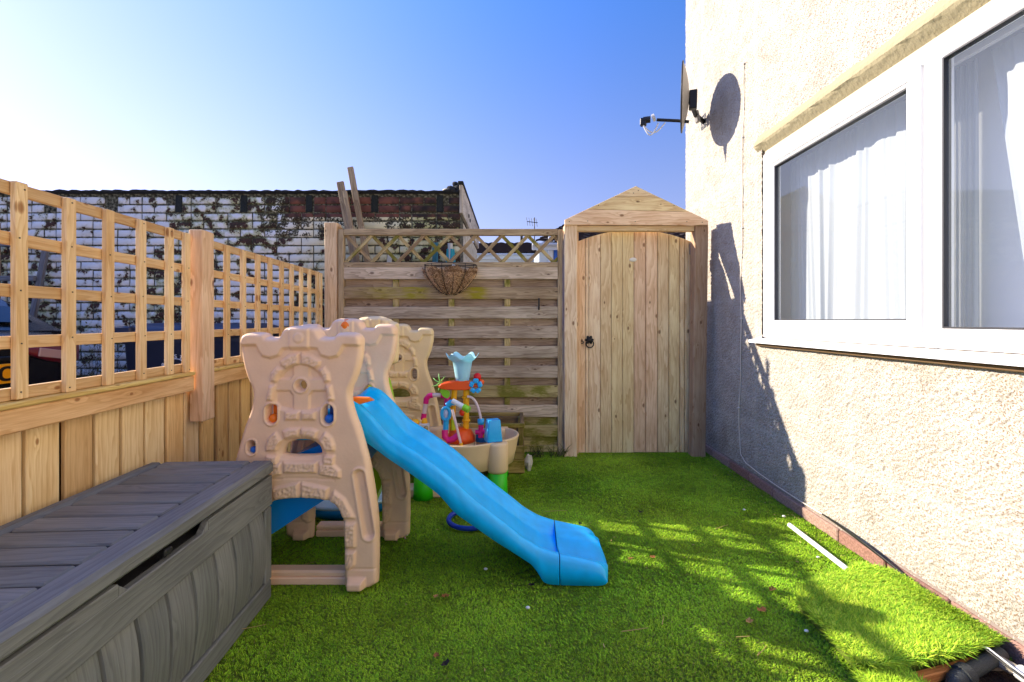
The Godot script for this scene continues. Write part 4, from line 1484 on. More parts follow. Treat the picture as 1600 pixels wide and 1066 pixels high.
# ------------------------------------------------------------------ gate with its gabled frame
func gate() -> void:
	var tint := [Color(1.0, 0.91, 0.80), Color(0.95, 0.85, 0.74), Color(1.0, 0.94, 0.84), Color(0.95, 0.89, 0.75), Color(1.0, 0.89, 0.81)]
	var wm := []
	for c in tint:
		wm.append(wood(W.plank, c, 0.72))
	var green := wood(W.plank, Color(0.97, 0.92, 0.75), 0.72)
	var fr := thing("gate_frame", "timber gate frame of two posts under a boarded gable", "gate frame", Vector3(0, 0, -3.70))
	part("post", box(Vector3(0.104, 1.93, 0.10), 0.005, 1), wm[2], fr, T(0.476, 0.915, -0.05))
	part("post", box(Vector3(0.108, 1.94, 0.10), 0.005, 1), wood(W.plank, Color(0.72, 0.64, 0.56), 0.8), fr, T(1.524, 0.91, -0.05, Basis(Vector3(0, 0, 1), -0.012)))
	part("stop", box(Vector3(0.022, 1.86, 0.03), 0.003, 1), wm[1], fr, T(0.540, 0.92, -0.10))
	part("lintel", box(Vector3(0.955, 0.042, 0.06), 0.003, 0), wm[3], fr, T(1.005, 1.855, -0.045))
	# gable boards
	var lx := 0.4246
	var rx := 1.578
	var yl := 1.916
	var yr := 1.908
	var ap := Vector2(0.997, 2.188)
	var e := func(y: float, side: int) -> float:
		return lerpf(lx, ap.x, (y - yl) / (ap.y - yl)) if side == 0 else lerpf(rx, ap.x, (y - yr) / (ap.y - yr))
	var gables := [
		[[lx, 1.876], [rx, 1.872], [rx, yr], [e.call(1.978, 1), 1.978], [e.call(1.999, 0), 1.999], [lx, yl]],
		[[e.call(2.002, 0), 2.002], [e.call(1.981, 1), 1.981], [e.call(2.096, 1), 2.096], [e.call(2.101, 0), 2.101]],
		[[e.call(2.104, 0), 2.104], [e.call(2.099, 1), 2.099], [ap.x, ap.y]]]
	for k in 3:
		var mb := MB.new()
		# grain runs along the boards: build upright and lay it down
		var q := PackedVector2Array()
		for p in gables[k]:
			q.append(Vector2(p[1], -p[0]))
		add_prism(mb, q, 0.022, Transform3D(Basis(Vector3(0, 0, 1), PI / 2), Vector3(0, 0, 0.012 - 0.002 * k)), -1, 0.002)
		part("gable_board", mb.done(), [wm[0], green, wm[3]][k], fr)
	part("gable_backing", prism(poly([[lx + 0.02, 1.88], [rx - 0.02, 1.88], [ap.x, 2.17]]), 0.02), wm[1], fr, T(0, 0, -0.012))
	var nl := mat(Color(0.22, 0.17, 0.14), 0.6)
	for q in [[0.47, 1.90], [0.60, 1.905], [1.40, 1.90], [1.53, 1.895], [0.70, 2.03], [1.30, 2.03], [0.98, 2.13], [1.02, 2.15], [0.997, 1.90], [1.0, 2.06]]:
		part("nail", box(Vector3(0.006, 0.006, 0.003), 0.0), nl, fr, T(q[0] + rnd(-0.01, 0.01), q[1], 0.0235))
	# leaf
	var lf := thing("garden_gate", "arched garden gate of upright boards with a black ring handle", "gate", Vector3(0, 0, -3.82))
	var edges := [0.553, 0.612, 0.640, 0.736, 0.828, 0.920, 1.015, 1.114, 1.212, 1.307, 1.396, 1.440, 1.494]
	var arc := func(x: float) -> float:
		var u := (x - 1.02) / 0.474
		return 1.861 - 0.098 * u * u
	for k in edges.size() - 1:
		var a: float = edges[k] + 0.002
		var b: float = edges[k + 1] - 0.002
		var q := PackedVector2Array([Vector2(a, 0.006), Vector2(b, 0.006)])
		for i in 5:
			var x := lerpf(b, a, i / 4.0)
			q.append(Vector2(x, arc.call(x)))
		var mb := MB.new()
		add_prism(mb, q, 0.02, T(0, 0, rnd(-0.001, 0.001)), -1, 0.005)
		part("board", mb.done(), green if k in [4, 9, 5] else wm[rng.randi() % 5], lf)
	var tg := PackedVector2Array([Vector2(0.556, 0.01), Vector2(1.49, 0.01)])
	for i in 13:
		var x := lerpf(1.49, 0.556, i / 12.0)
		tg.append(Vector2(x, arc.call(x) - 0.004))
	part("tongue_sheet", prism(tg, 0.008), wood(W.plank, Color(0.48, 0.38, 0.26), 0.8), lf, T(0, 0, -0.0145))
	for y in [0.2, 0.95, 1.65]:
		part("ledge", box(Vector3(0.92, 0.09, 0.025), 0.003, 0), wm[1], lf, T(1.022, y, -0.032))
	var iron := bumped(mat(Color(0.035, 0.035, 0.04), 0.5), fuzz, 0.1, 12.0)
	var h := part("handle", lathe([[0.0, 0.0], [0.026, 0.0], [0.024, 0.006], [0.012, 0.010], [0.0, 0.016]], 8), iron, lf, T(0.644, 0.945, 0.012, Basis(Vector3(1, 0, 0), PI / 2)))
	for k in 6:
		var a := TAU * k / 6
		part("petal", lathe([[0.0, 0.0], [0.012, 0.0], [0.009, 0.005], [0.0, 0.007]], 8), iron, h, T(cos(a) * 0.026, 0.0, sin(a) * 0.026))
	var ring := []
	for i in 25:
		var a := TAU * i / 24
		ring.append(Vector3(sin(a) * 0.031, 0.024, 0.033 - cos(a) * 0.031))
	part("ring", tube(ring, 0.0052, 8), iron, h)
	var keep := []
	for i in 9:
		var a := PI * i / 8 - PI / 2
		keep.append(Vector3(0.575 + cos(a) * 0.02, 0.925 + sin(a) * 0.012, 0.016))
	part("latch_keeper", tube(keep, 0.0035, 6), iron, lf)
	var ov := part("oval_plaque", lathe([[0.0, 0.0], [0.030, 0.0], [0.030, 0.003], [0.027, 0.005], [0.0, 0.005]], 28), mat(Color(0.93, 0.90, 0.82), 0.4), lf, T(1.008, 1.612, 0.011, Basis(Vector3(1, 0, 0), PI / 2)))
	ov.scale = Vector3(1.0, 1.0, 0.58)
	for y in [0.35, 1.70]:
		part("hinge", box(Vector3(0.02, 0.09, 0.02), 0.003), mat(Color(0.4, 0.4, 0.42), 0.4), lf, T(1.488, y, 0.012))

# ------------------------------------------------------------------ artificial lawn
func tuft(n: int, spread: float, tall: float, wide: float, s: int) -> ArrayMesh:
	var r := RandomNumberGenerator.new()
	r.seed = s
	var mb := MB.new()
	mb.colored = true
	var greens := [Color(0.34, 0.55, 0.030), Color(0.43, 0.64, 0.040), Color(0.18, 0.36, 0.025), Color(0.54, 0.66, 0.08), Color(0.31, 0.56, 0.030)]
	for i in n:
		mb.col = greens[r.randi() % 5]
		if r.randf() < 0.06:
			mb.col = Color(0.28, 0.24, 0.09)
		var p := Vector3(r.randf_range(-spread, spread), 0, r.randf_range(-spread, spread))
		var a := r.randf() * TAU
		var lean := Vector3(cos(a), 0, sin(a)) * r.randf_range(0.5, 1.7) * tall
		var hgt := tall * r.randf_range(0.55, 1.0)
		var sd := Vector3(-sin(a + r.randf_range(-0.6, 0.6)), 0, cos(a)).normalized() * wide
		var m := p + lean * 0.35 + Vector3(0, hgt * 0.65, 0)
		var e := p + lean + Vector3(0, hgt, 0)
		mb.quad(p - sd, p + sd, m + sd * 0.85, m - sd * 0.85)
		mb.tri(m - sd * 0.85, m + sd * 0.85, e)
	return mb.done()

func blades(called: String, mesh: Mesh, m: Material, spots: Array, scale_lo: float, scale_hi: float, parent: Node3D, lean_n: FastNoiseLite) -> MultiMeshInstance3D:
	var mm := MultiMesh.new()
	mm.transform_format = MultiMesh.TRANSFORM_3D
	mm.use_colors = true
	mm.mesh = mesh
	mm.instance_count = spots.size()
	var buf := PackedFloat32Array()
	buf.resize(spots.size() * 16)
	var at := 0
	for p in spots:
		var lx := lean_n.get_noise_2d(p.x * 1.0, p.z * 1.0) * 0.5
		var lz := lean_n.get_noise_2d(p.x * 1.0 + 50.0, p.z * 1.0) * 0.5
		var b := Basis(Vector3.UP, rng.randf() * TAU).scaled(Vector3.ONE * rnd(scale_lo, scale_hi))
		b = Basis(Vector3(1, 0, 0), lz) * Basis(Vector3(0, 0, 1), lx) * b
		var worn := lean_n.get_noise_2d(p.x * 1.6 + 9.0, p.z * 1.6)
		var k := 0.74 + 0.46 * rng.randf() + 0.30 * worn
		var yel := 1.0 + 0.13 * lean_n.get_noise_2d(p.x * 0.9 - 20.0, p.z * 0.9 + 5.0) + rnd(-0.1, 0.1)
		for q in [b.x.x, b.y.x, b.z.x, p.x, b.x.y, b.y.y, b.z.y, p.y, b.x.z, b.y.z, b.z.z, p.z, k * yel, k, k, 1.0]:
			buf[at] = q
			at += 1
	mm.buffer = buf
	var o := MultiMeshInstance3D.new()
	o.name = called
	o.multimesh = mm
	o.material_override = m
	parent.add_child(o, true)
	return o

func turf_material() -> StandardMaterial3D:
	var m := mat(Color(1, 1, 1), 0.85)
	m.metallic_specular = 0.2
	m.vertex_color_use_as_albedo = true
	m.backlight_enabled = true
	m.backlight = Color(0.4, 0.4, 0.4)
	return m

func lawn() -> void:
	var base := bumped(mat(Color(0.42, 0.50, 0.10), 0.95), fuzz, 1.0, 8.0, true)
	var mb := MB.new()
	mb.quad(Vector3(-1.36, 0.0, 0.6), Vector3(WX - 0.015, 0.0, 0.6), Vector3(WX - 0.015, 0.0, -1.385), Vector3(-1.40, 0.0, -1.385))
	mb.quad(Vector3(-1.40, 0.0, -1.385), Vector3(WX - 0.03, 0.0, -1.385), Vector3(WX - 0.03, 0.0, -3.90), Vector3(-1.54, 0.0, -3.90))
	# leave the drain corner by the wall open
	mb = MB.new()
	mb.quad(Vector3(-1.36, 0.0, 0.6), Vector3(1.18, 0.0, 0.6), Vector3(1.18, 0.0, -1.39), Vector3(-1.41, 0.0, -1.39))
	mb.quad(Vector3(-1.41, 0.0, -1.39), Vector3(1.18, 0.0, -1.39), Vector3(1.18, 0.0, -1.48), Vector3(-1.41, 0.0, -1.48))
	mb.quad(Vector3(-1.41, 0.0, -1.48), Vector3(WX - 0.022, 0.0, -1.48), Vector3(WX - 0.022, 0.0, -3.92), Vector3(-1.55, 0.0, -3.92))
	structure("lawn", mb.done(), base)
	var tm := turf_material()
	var mesh := tuft(18, 0.012, 0.0082, 0.0012, 3)
	var spots := []
	var ln := noise(171, 1.3, 2)
	var step := 0.0140
	var z := -0.45
	while z > -3.86:
		var x := -1.33 - 0.056 * absf(z)
		while x < WX - 0.03:
			var p := Vector3(x + rnd(-0.008, 0.008), 0.0, z + rnd(-0.008, 0.008))
			x += step
			if p.x > 1.17 and p.z > -1.49:
				continue
			if p.x < -0.95 and p.z > -1.80:
				continue
			spots.append(p)
		z -= step
	var g := blades("artificial_grass", mesh, tm, spots, 0.75, 1.15, self, ln)
	g.set_meta("kind", "stuff")
	g.set_meta("label", "short bright green artificial grass covering the whole yard")
	# thick offcut laid over the drain by the wall
	var oc := thing("turf_offcut", "raised piece of thick artificial grass laid against the house wall", "turf")
	var out := poly([[1.09, -1.74], [1.275, -1.86], [1.385, -1.885], [1.50, -1.955], [1.575, -1.90], [1.595, -1.515], [1.50, -1.485], [1.33, -1.445], [1.20, -1.415], [1.075, -1.40]])
	var pm := MB.new()
	var flat := Transform3D(Basis(Vector3(1, 0, 0), -PI / 2), Vector3(0, 0.026, 0))
	var flipped := PackedVector2Array()
	for p in out:
		flipped.append(Vector2(p.x, -p.y))
	add_prism(pm, flipped, 0.042, flat)
	part("turf_mat", pm.done(), base, oc)
	var sp := []
	for k in 9000:
		var p := Vector2(rnd(1.05, 1.61), rnd(-1.97, -1.36))
		if sd_poly(p, out) > -0.008:
			sp.append(Vector3(p.x, 0.047, p.y))
	blades("pile", tuft(14, 0.012, 0.020, 0.0017, 4), tm, sp, 0.8, 1.25, oc, ln).set_meta("kind", "stuff")
	var oc2 := thing("turf_offcut", "smaller scrap of thick artificial grass beside the drain at the lawn edge", "turf")
	var out2 := poly([[1.075, -1.41], [1.15, -1.405], [1.185, -1.36], [1.185, -0.95], [0.98, -0.95], [1.02, -1.28]])
	pm = MB.new()
	flipped = PackedVector2Array()
	for p in out2:
		flipped.append(Vector2(p.x, -p.y))
	add_prism(pm, flipped, 0.016, Transform3D(Basis(Vector3(1, 0, 0), -PI / 2), Vector3(0, 0.02, 0)))
	part("turf_mat", pm.done(), base, oc2)
	sp = []
	for k in 3600:
		var p := Vector2(rnd(0.95, 1.25), rnd(-1.43, -0.92))
		if sd_poly(p, out2) > -0.006:
			sp.append(Vector3(p.x, 0.028, p.y))
	blades("pile", tuft(14, 0.012, 0.020, 0.0017, 5), tm, sp, 0.8, 1.25, oc2, ln).set_meta("kind", "stuff")
	# board edge, drain fittings
	solo("drain_board", box(Vector3(0.42, 0.03, 0.025), 0.003, 0), wood(W.pine, Color(0.80, 0.55, 0.34), 0.7), "raw timber board edge under the turf above the drain pipes", "board", T(1.36, 0.004, -1.432, Basis(Vector3.UP, 0.26)))
	structure("soil", flat_sheet(1.10, 1.66, -1.47, -0.30, -0.024), bumped(mat(Color(0.20, 0.15, 0.11), 1.0), pebble, 1.5, 5.0, true))
	var grey := bumped(mat(Color(0.30, 0.32, 0.32), 0.6, noise_color(181, Color(0.5, 0.5, 0.48), Color(1, 1, 1), 0.04)), fuzz, 0.2, 10.0)
	var dp := thing("drain_pipe", "dirty grey drain pipe with an elbow beside the turf offcut", "pipe", Vector3(0, 0, 0))
	part("elbow", tube([Vector3(1.335, -0.05, -1.375), Vector3(1.338, -0.012, -1.382), Vector3(1.352, 0.006, -1.392), Vector3(1.38, 0.012, -1.404)], 0.024, 14), grey, dp)
	part("collar", tube([Vector3(1.375, 0.011, -1.402), Vector3(1.405, 0.013, -1.413)], 0.030, 14), grey, dp)
	part("tube", tube([Vector3(1.40, 0.012, -1.411), Vector3(1.47, 0.018, -1.437), Vector3(1.58, 0.026, -1.478)], 0.021, 14), grey, dp)
	var wp := thing("waste_pipe", "pale waste pipe running along the house wall at the drain", "pipe")
	var pale := mat(Color(0.72, 0.70, 0.66), 0.5, noise_color(182, Color(0.75, 0.70, 0.62), Color(1, 1, 1), 0.02))
	part("tube", tube([Vector3(1.53, 0.01, -1.475), Vector3(1.548, 0.02, -1.45), Vector3(1.56, 0.022, -1.39), Vector3(1.57, 0.02, -0.9)], 0.018, 14), pale, wp)
	part("collar", tube([Vector3(1.5605, 0.022, -1.405), Vector3(1.562, 0.022, -1.365)], 0.023, 14), mat(Color(0.88, 0.88, 0.86), 0.4), wp)
	for k in 2:
		solo("drain_cable", tube([Vector3(1.49 + 0.012 * k, 0.05, -1.49), Vector3(1.505 + 0.012 * k, 0.058, -1.455), Vector3(1.515 + 0.012 * k, 0.045, -1.40), Vector3(1.52 + 0.014 * k, 0.02, -1.0)], 0.0032, 6), mat([Color(0.06, 0.06, 0.06), Color(0.75, 0.76, 0.75)][k], 0.5), ["black cable hanging over the drain from the turf edge", "white cable hanging over the drain from the turf edge"][k], "cable")

# ------------------------------------------------------------------ storage box
func storage_box() -> void:
	# z runs along the box: 0 at its end nearest the toys, +1.17 towards the viewer
	var o := thing("storage_box", "long dark grey wood effect plastic storage box beside the fence", "storage box", Vector3(-0.958, 0, -1.815), 0.052)
	var g := []
	for c in [Color(0.50, 0.505, 0.49), Color(0.475, 0.485, 0.47), Color(0.525, 0.53, 0.51), Color(0.49, 0.50, 0.48)]:
		var m := wood(W.resin, c, 0.62, 0.10)
		g.append(m)
	var core := mat(Color(0.13, 0.13, 0.135), 0.7)
	var Lz := 1.17
	var D := 0.46
	part("body", box(Vector3(D - 0.036, 0.45, Lz - 0.03), 0.004, 2), core, o, T(-D / 2.0, 0.232, Lz / 2.0))
	# front: rails, stiles and bowed boards
	part("skirting", box(Vector3(0.022, 0.075, Lz - 0.004), 0.005, 2), g[1], o, T(-0.006, 0.045, Lz / 2.0))
	# top rail is cut away in the middle for the hand hold
	var ry := 0.4225
	var tr := MB.new()
	add_box(tr, Vector3(0.022, 0.088, Lz), T(-0.004, 0.418, Lz / 2.0), 0.003, 2)
	for e in [[0.0, Lz * 0.5 - 0.17], [Lz * 0.5 + 0.17, Lz]]:
		add_box(tr, Vector3(0.0215, 0.050, e[1] - e[0]), T(-0.0043, 0.4655, (e[0] + e[1]) / 2.0), 0.002, 2)
	for e in [-1.0, 1.0]:
		add_prism(tr, poly([[e * 0.172, 0.4605], [e * 0.140, 0.4605], [e * 0.172, 0.489]]), 0.021, Transform3D(Basis(Vector3.UP, -PI / 2), Vector3(-0.0045, 0, Lz * 0.5)), -1, 0.002)
	part("top_rail", tr.done(), g[0], o)
	for z in [0.028, Lz - 0.028]:
		part("stile", box(Vector3(0.022, 0.285, 0.05), 0.004, 1), g[2], o, T(-0.005, 0.227, z))
	var n := 10
	for k in n:
		var z0 := 0.055 + (Lz - 0.11) * k / n
		var z1 := 0.055 + (Lz - 0.11) * (k + 1) / n
		var mb := MB.new()
		var rings := []
		var ou := rnd(0.0, 0.7)
		var ov := rnd(0.0, 0.8)
		for j in 9:
			var y := 0.086 + 0.281 * j / 8.0
			var bow := 0.016 * (1.0 - pow((j / 8.0 - 0.5) * 2.0, 2.0))
			rings.append([y, bow])
		for j in 8:
			var a: Array = rings[j]
			var b: Array = rings[j + 1]
			var ga := 0.0022
			for q in [[z0 + 0.0026, z0 + 0.006, -0.010, 0.0], [z0 + 0.006, z1 - 0.006, 0.0, 0.0], [z1 - 0.006, z1 - 0.0026, 0.0, -0.010]]:
				mb.quad(Vector3(a[1] + q[2] - 0.004, a[0], q[0]), Vector3(b[1] + q[2] - 0.004, b[0], q[0]), Vector3(b[1] + q[3] - 0.004, b[0], q[1]), Vector3(a[1] + q[3] - 0.004, a[0], q[1]),
					Vector2((q[0] - z0) / WU + ou, a[0] / WV + ov), Vector2((q[0] - z0) / WU + ou, b[0] / WV + ov), Vector2((q[1] - z0) / WU + ou, b[0] / WV + ov), Vector2((q[1] - z0) / WU + ou, a[0] / WV + ov), 1 if q[2] == q[3] else 2)
		part("front_board", mb.done(), g[k % 4], o)
	# end panel towards the toys
	for k in 4:
		var w := (D - 0.02) / 4.0
		part("end_board", box(Vector3(w - 0.004, 0.44, 0.012), 0.003, 1), g[(k + 1) % 4], o, T(-0.01 - w * (k + 0.5), 0.24, 0.004))
	# lid: border strips and cross boards
	var y := 0.545
	part("lid_core", box(Vector3(D - 0.02, 0.05, Lz - 0.01), 0.004, 2), core, o, T(-D / 2.0 + 0.002, 0.512, Lz / 2.0))
	part("lid_border", box(Vector3(0.085, 0.052, Lz + 0.012), 0.012, 2), g[0], o, T(-0.030, 0.523, Lz / 2.0))
	part("lid_border", box(Vector3(0.05, 0.052, Lz + 0.012), 0.012, 2), g[1], o, T(-D + 0.025, 0.523, Lz / 2.0))
	for z in [0.025, Lz - 0.025]:
		part("lid_border", box(Vector3(D - 0.126, 0.0515, 0.062), 0.010, 0), g[2], o, T(-0.0735 - (D - 0.125) / 2.0, 0.523, z))
	n = 12
	for k in n:
		var z0 := 0.058 + (Lz - 0.116) * k / n
		var w := (Lz - 0.116) / n
		part("lid_board", box(Vector3(D - 0.131, 0.058, w - 0.010), 0.005, 0), g[rng.randi() % 4], o, T(-0.0735 - (D - 0.125) / 2.0, 0.5155 + rnd(-0.0008, 0.0008), z0 + w / 2.0))
	part("latch", box(Vector3(0.012, 0.02, 0.03), 0.004), mat(Color(0.12, 0.12, 0.13), 0.5), o, T(0.000, 0.480, Lz / 2.0))

# ------------------------------------------------------------------ toy castle with slide
func mmp(a: Array) -> PackedVector2Array:
	var o := PackedVector2Array()
	for p in a:
		o.append(Vector2(p[0], p[1]) / 1000.0)
	return o

func mirror(q: PackedVector2Array) -> PackedVector2Array:
	var o := PackedVector2Array()
	for p in q:
		o.append(Vector2(-p.x, p.y))
	return o

func smooth_poly(q: PackedVector2Array) -> PackedVector2Array:
	# one round of corner cutting
	var o := PackedVector2Array()
	for i in q.size():
		var a := q[i]
		var b := q[(i + 1) % q.size()]
		o.append(a.lerp(b, 0.25))
		o.append(a.lerp(b, 0.75))
	return o

func tower_panel() -> ArrayMesh:
	var half := mmp([[0, 1082], [50, 1081], [74, 1068], [84, 1046], [90, 1036], [133, 1036], [139, 1045], [153, 1055], [222, 1055], [242, 1043], [250, 1020], [248, 962], [237, 909], [222, 862], [204, 826], [200, 797], [205, 755], [222, 702], [237, 666], [257, 595], [275, 530], [293, 431], [306, 343], [313, 248], [313, 88], [308, 8], [178, 8], [173, 14], [172, 106], [171, 224], [168, 283], [156, 325], [136, 352], [108, 366], [55, 374], [0, 376]])
	var full := PackedVector2Array()
	for p in half:
		full.append(p)
	for i in range(half.size() - 2, 0, -1):
		full.append(Vector2(-half[i].x, half[i].y))
	full = smooth_poly(full)
	var win := smooth_poly(mmp([[-74, 553], [-74, 577], [-60, 599], [-30, 613], [2, 616], [34, 612], [64, 597], [78, 575], [79, 553]]))
	var slots := [[Vector2(-0.118, 0.740), Vector2(-0.118, 0.705)], [Vector2(0.110, 0.738), Vector2(0.110, 0.702)], [Vector2(-0.200, 0.598), Vector2(-0.200, 0.575)]]
	var stones := []
	for s in [[[5, 970], [45, 962], [81, 938], [78, 922], [58, 908], [32, 920], [5, 926]], [[76, 902], [97, 914], [116, 888], [119, 857], [97, 853], [89, 880]], [[102, 838], [125, 838], [137, 780], [110, 778]],
		[[4, 665], [47, 664], [71, 654], [62, 618], [34, 624], [4, 626]], [[100, 650], [128, 626], [139, 596], [139, 574], [94, 575], [90, 592], [75, 613]], [[92, 554], [139, 554], [137, 517], [92, 519]],
		[[78, 524], [137, 517], [162, 494], [162, 464], [137, 466], [76, 479]], [[5, 446], [114, 423], [104, 355], [52, 372], [5, 374]], [[136, 412], [180, 380], [222, 301], [150, 301], [140, 335], [113, 355]],
		[[176, 281], [224, 281], [224, 183], [176, 183]], [[178, 165], [224, 165], [221, 112], [200, 91], [178, 94]], [[5, 734], [61, 734], [61, 700], [5, 700]]]:
		var q := mmp(s)
		stones.append(q)
		stones.append(mirror(q))
	stones.append(mmp([[-68, 530], [68, 530], [66, 485], [-66, 485]]))
	var boxes := []
	for q in stones:
		var r := Rect2(q[0], Vector2.ZERO)
		for p in q:
			r = r.expand(p)
		boxes.append(r.grow(0.01))
	var crown := mmp([[-300, 1200], [-300, 998], [-178, 1001], [-169, 980], [-154, 957], [-119, 949], [-83, 960], [-69, 986], [-42, 989], [42, 989], [69, 986], [83, 960], [119, 949], [154, 957], [169, 980], [178, 1001], [300, 998], [300, 1200]])
	var door := smooth_poly(mmp([[-112, 735], [-111, 803], [-96, 862], [-62, 909], [0, 928], [62, 909], [96, 862], [111, 803], [112, 735]]))
	var rough := noise(191, 70.0, 3)
	var sdf := func(p: Vector2) -> float:
		var d := sd_poly(p, full)
		if d > -0.01:
			if absf(p.y - 0.585) < 0.06 and absf(p.x) < 0.11:
				d = minf(d, -sd_poly(p, win))
			for s in slots:
				d = minf(d, sd_seg(p, s[0], s[1]) - (0.0165 if s[0].x > -0.15 else 0.0115))
			d = minf(d, (p - Vector2(0.0, 0.838)).length() - 0.017)
		return d
	var det := func(p: Vector2) -> float:
		var h := 0.0
		for k in stones.size():
			if boxes[k].has_point(p):
				var s := sd_poly(p, stones[k])
				if s > -0.006:
					h = maxf(h, 0.0125 * smoothstep(-0.004, 0.006, s) + 0.0055 * rough.get_noise_2d(p.x, p.y) * smoothstep(0.0, 0.012, s))
		# rings round the slots and the spy hole
		for s in slots:
			var d := sd_seg(p, s[0], s[1])
			var r := 0.031 if s[0].x > -0.15 else 0.024
			h = maxf(h, 0.013 * smoothstep(r + 0.003, r - 0.004, d))
		var c := (p - Vector2(0.0, 0.838)).length()
		h = maxf(h, 0.010 * smoothstep(0.036, 0.028, c))
		# battlement band, with rounded lips under the notches
		if p.y > 0.93:
			h += 0.014 * smoothstep(-0.004, 0.008, sd_poly(p, crown))
			if absf(p.x) < 0.05 and p.y > 0.985:
				h += 0.007 * smoothstep(0.043, 0.034, absf(p.x))
				h += 0.004 * smoothstep(0.022, 0.017, (p - Vector2(0, 1.033)).length())
		# arched toy door: four sunk panels
		if p.y > 0.73 and p.y < 0.94:
			var dd := sd_poly(p, door)
			if dd > -0.01:
				h -= 0.004 * smoothstep(-0.004, 0.002, dd)
				if c > 0.05:
					var cross_d := minf(absf(p.x) - 0.030, absf(p.y - 0.835 - 0.006) - 0.022)
					h -= 0.009 * smoothstep(0.0, 0.006, minf(cross_d, dd - 0.002))
		# hand grooves down the flanks
		for s in [-1.0, 1.0]:
			var gd := sd_seg(p, Vector2(s * 0.238, 0.475), Vector2(s * 0.277, 0.235))
			h -= 0.014 * smoothstep(0.022, 0.012, gd)
			h += 0.005 * smoothstep(0.036, 0.028, gd) * smoothstep(0.020, 0.026, gd)
		# window surround and groove over the arch
		if absf(p.y - 0.58) < 0.09 and absf(p.x) < 0.12:
			var wd := -sd_poly(p, win)
			h -= 0.006 * smoothstep(0.026, 0.018, wd)
		if absf(p.y - (0.462 - 0.35 * p.x * p.x)) < 0.004 and absf(p.x) < 0.14:
			h -= 0.003
		# foot block
		if p.y < 0.075:
			h += 0.034 * smoothstep(0.006, 0.02, minf(minf(absf(p.x) - 0.180, 0.272 - absf(p.x)), 0.066 - p.y))
		elif p.y < 0.098 and p.y > 0.088:
			h -= 0.003
		return h
	return relief(Rect2(-0.33, -0.006, 0.66, 1.1), 0.0042, sdf, 0.030, 0.022, det)

func ball(r: float) -> SphereMesh:
	var s := SphereMesh.new()
	s.radius = r
	s.height = 2.0 * r
	s.radial_segments = 20
	s.rings = 12
	return s

func slide_rings(st: Array, hw: float) -> Array:
	# across the chute: outer skirt, round rail, floor, round rail, skirt, then back underneath
	var rings := []
	for q in st:
		var x: float = q[0]
		var yr: float = q[1]
		var lo: float = q[2]
		var dp: float = q[3] if q.size() > 3 else 0.058
		var yf := yr - dp
		var zs := [[-hw - 0.004, lo], [-hw, lerpf(lo, yr, 0.5)], [-hw + 0.003, yr - 0.020], [-hw + 0.012, yr - 0.006], [-hw + 0.026, yr], [-hw + 0.042, yr - 0.004], [-hw + 0.056, yr - 0.018], [-hw + 0.070, yf + 0.020], [-hw + 0.086, yf + 0.005], [-hw + 0.11, yf], [0.0, yf - 0.004]]
		var ring := PackedVector3Array()
		for p in zs:
			ring.append(Vector3(x, p[1], p[0]))
		for i in range(zs.size() - 2, -1, -1):
			ring.append(Vector3(x, zs[i][1], -zs[i][0]))
		ring.append(Vector3(x, lo, hw - 0.012))
		ring.append(Vector3(x, maxf(yf - 0.02, lo + 0.002), hw - 0.014))
		ring.append(Vector3(x, maxf(yf - 0.02, lo + 0.002), -hw + 0.014))
		ring.append(Vector3(x, lo, -hw + 0.012))
		rings.append(ring)
	return rings

func spline(st: Array, per := 4) -> Array:
	var o := []
	for i in st.size() - 1:
		for k in per:
			var t := float(k) / per
			var q := []
			for c in st[i].size():
				q.append(cubic_interpolate(st[i][c], st[i + 1][c], st[maxi(i - 1, 0)][c], st[mini(i + 2, st.size() - 1)][c], t))
			o.append(q)
	o.append(st[-1])
	return o

func scuffs() -> ImageTexture:
	# moulded blue with faint wear down the chute
	var im := Image.create(512, 512, false, Image.FORMAT_RGB8)
	var n := noise(207, 0.02, 3)
	var r := RandomNumberGenerator.new()
	r.seed = 77
	for j in 512:
		for i in 512:
			var q := 1.0 + 0.07 * n.get_noise_2d(i, j)
			im.set_pixel(i, j, Color(0.0, clampf(0.74 * q, 0, 1), clampf(0.98 * q, 0, 1)))
	for k in 150:
		var x := r.randf_range(150.0, 300.0)
		var y := r.randf_range(0.0, 500.0)
		var dx := r.randf_range(-0.12, 0.12)
		var a := r.randf_range(0.06, 0.22)
		for t in r.randi_range(10, 90):
			var px := Vector2i(int(x + dx * t), int(y + t))
			if px.x >= 0 and px.x < 512 and px.y < 512:
				im.set_pixelv(px, im.get_pixelv(px).lerp(Color(0.62, 0.86, 1.0), a))
	return ImageTexture.create_from_image(im)

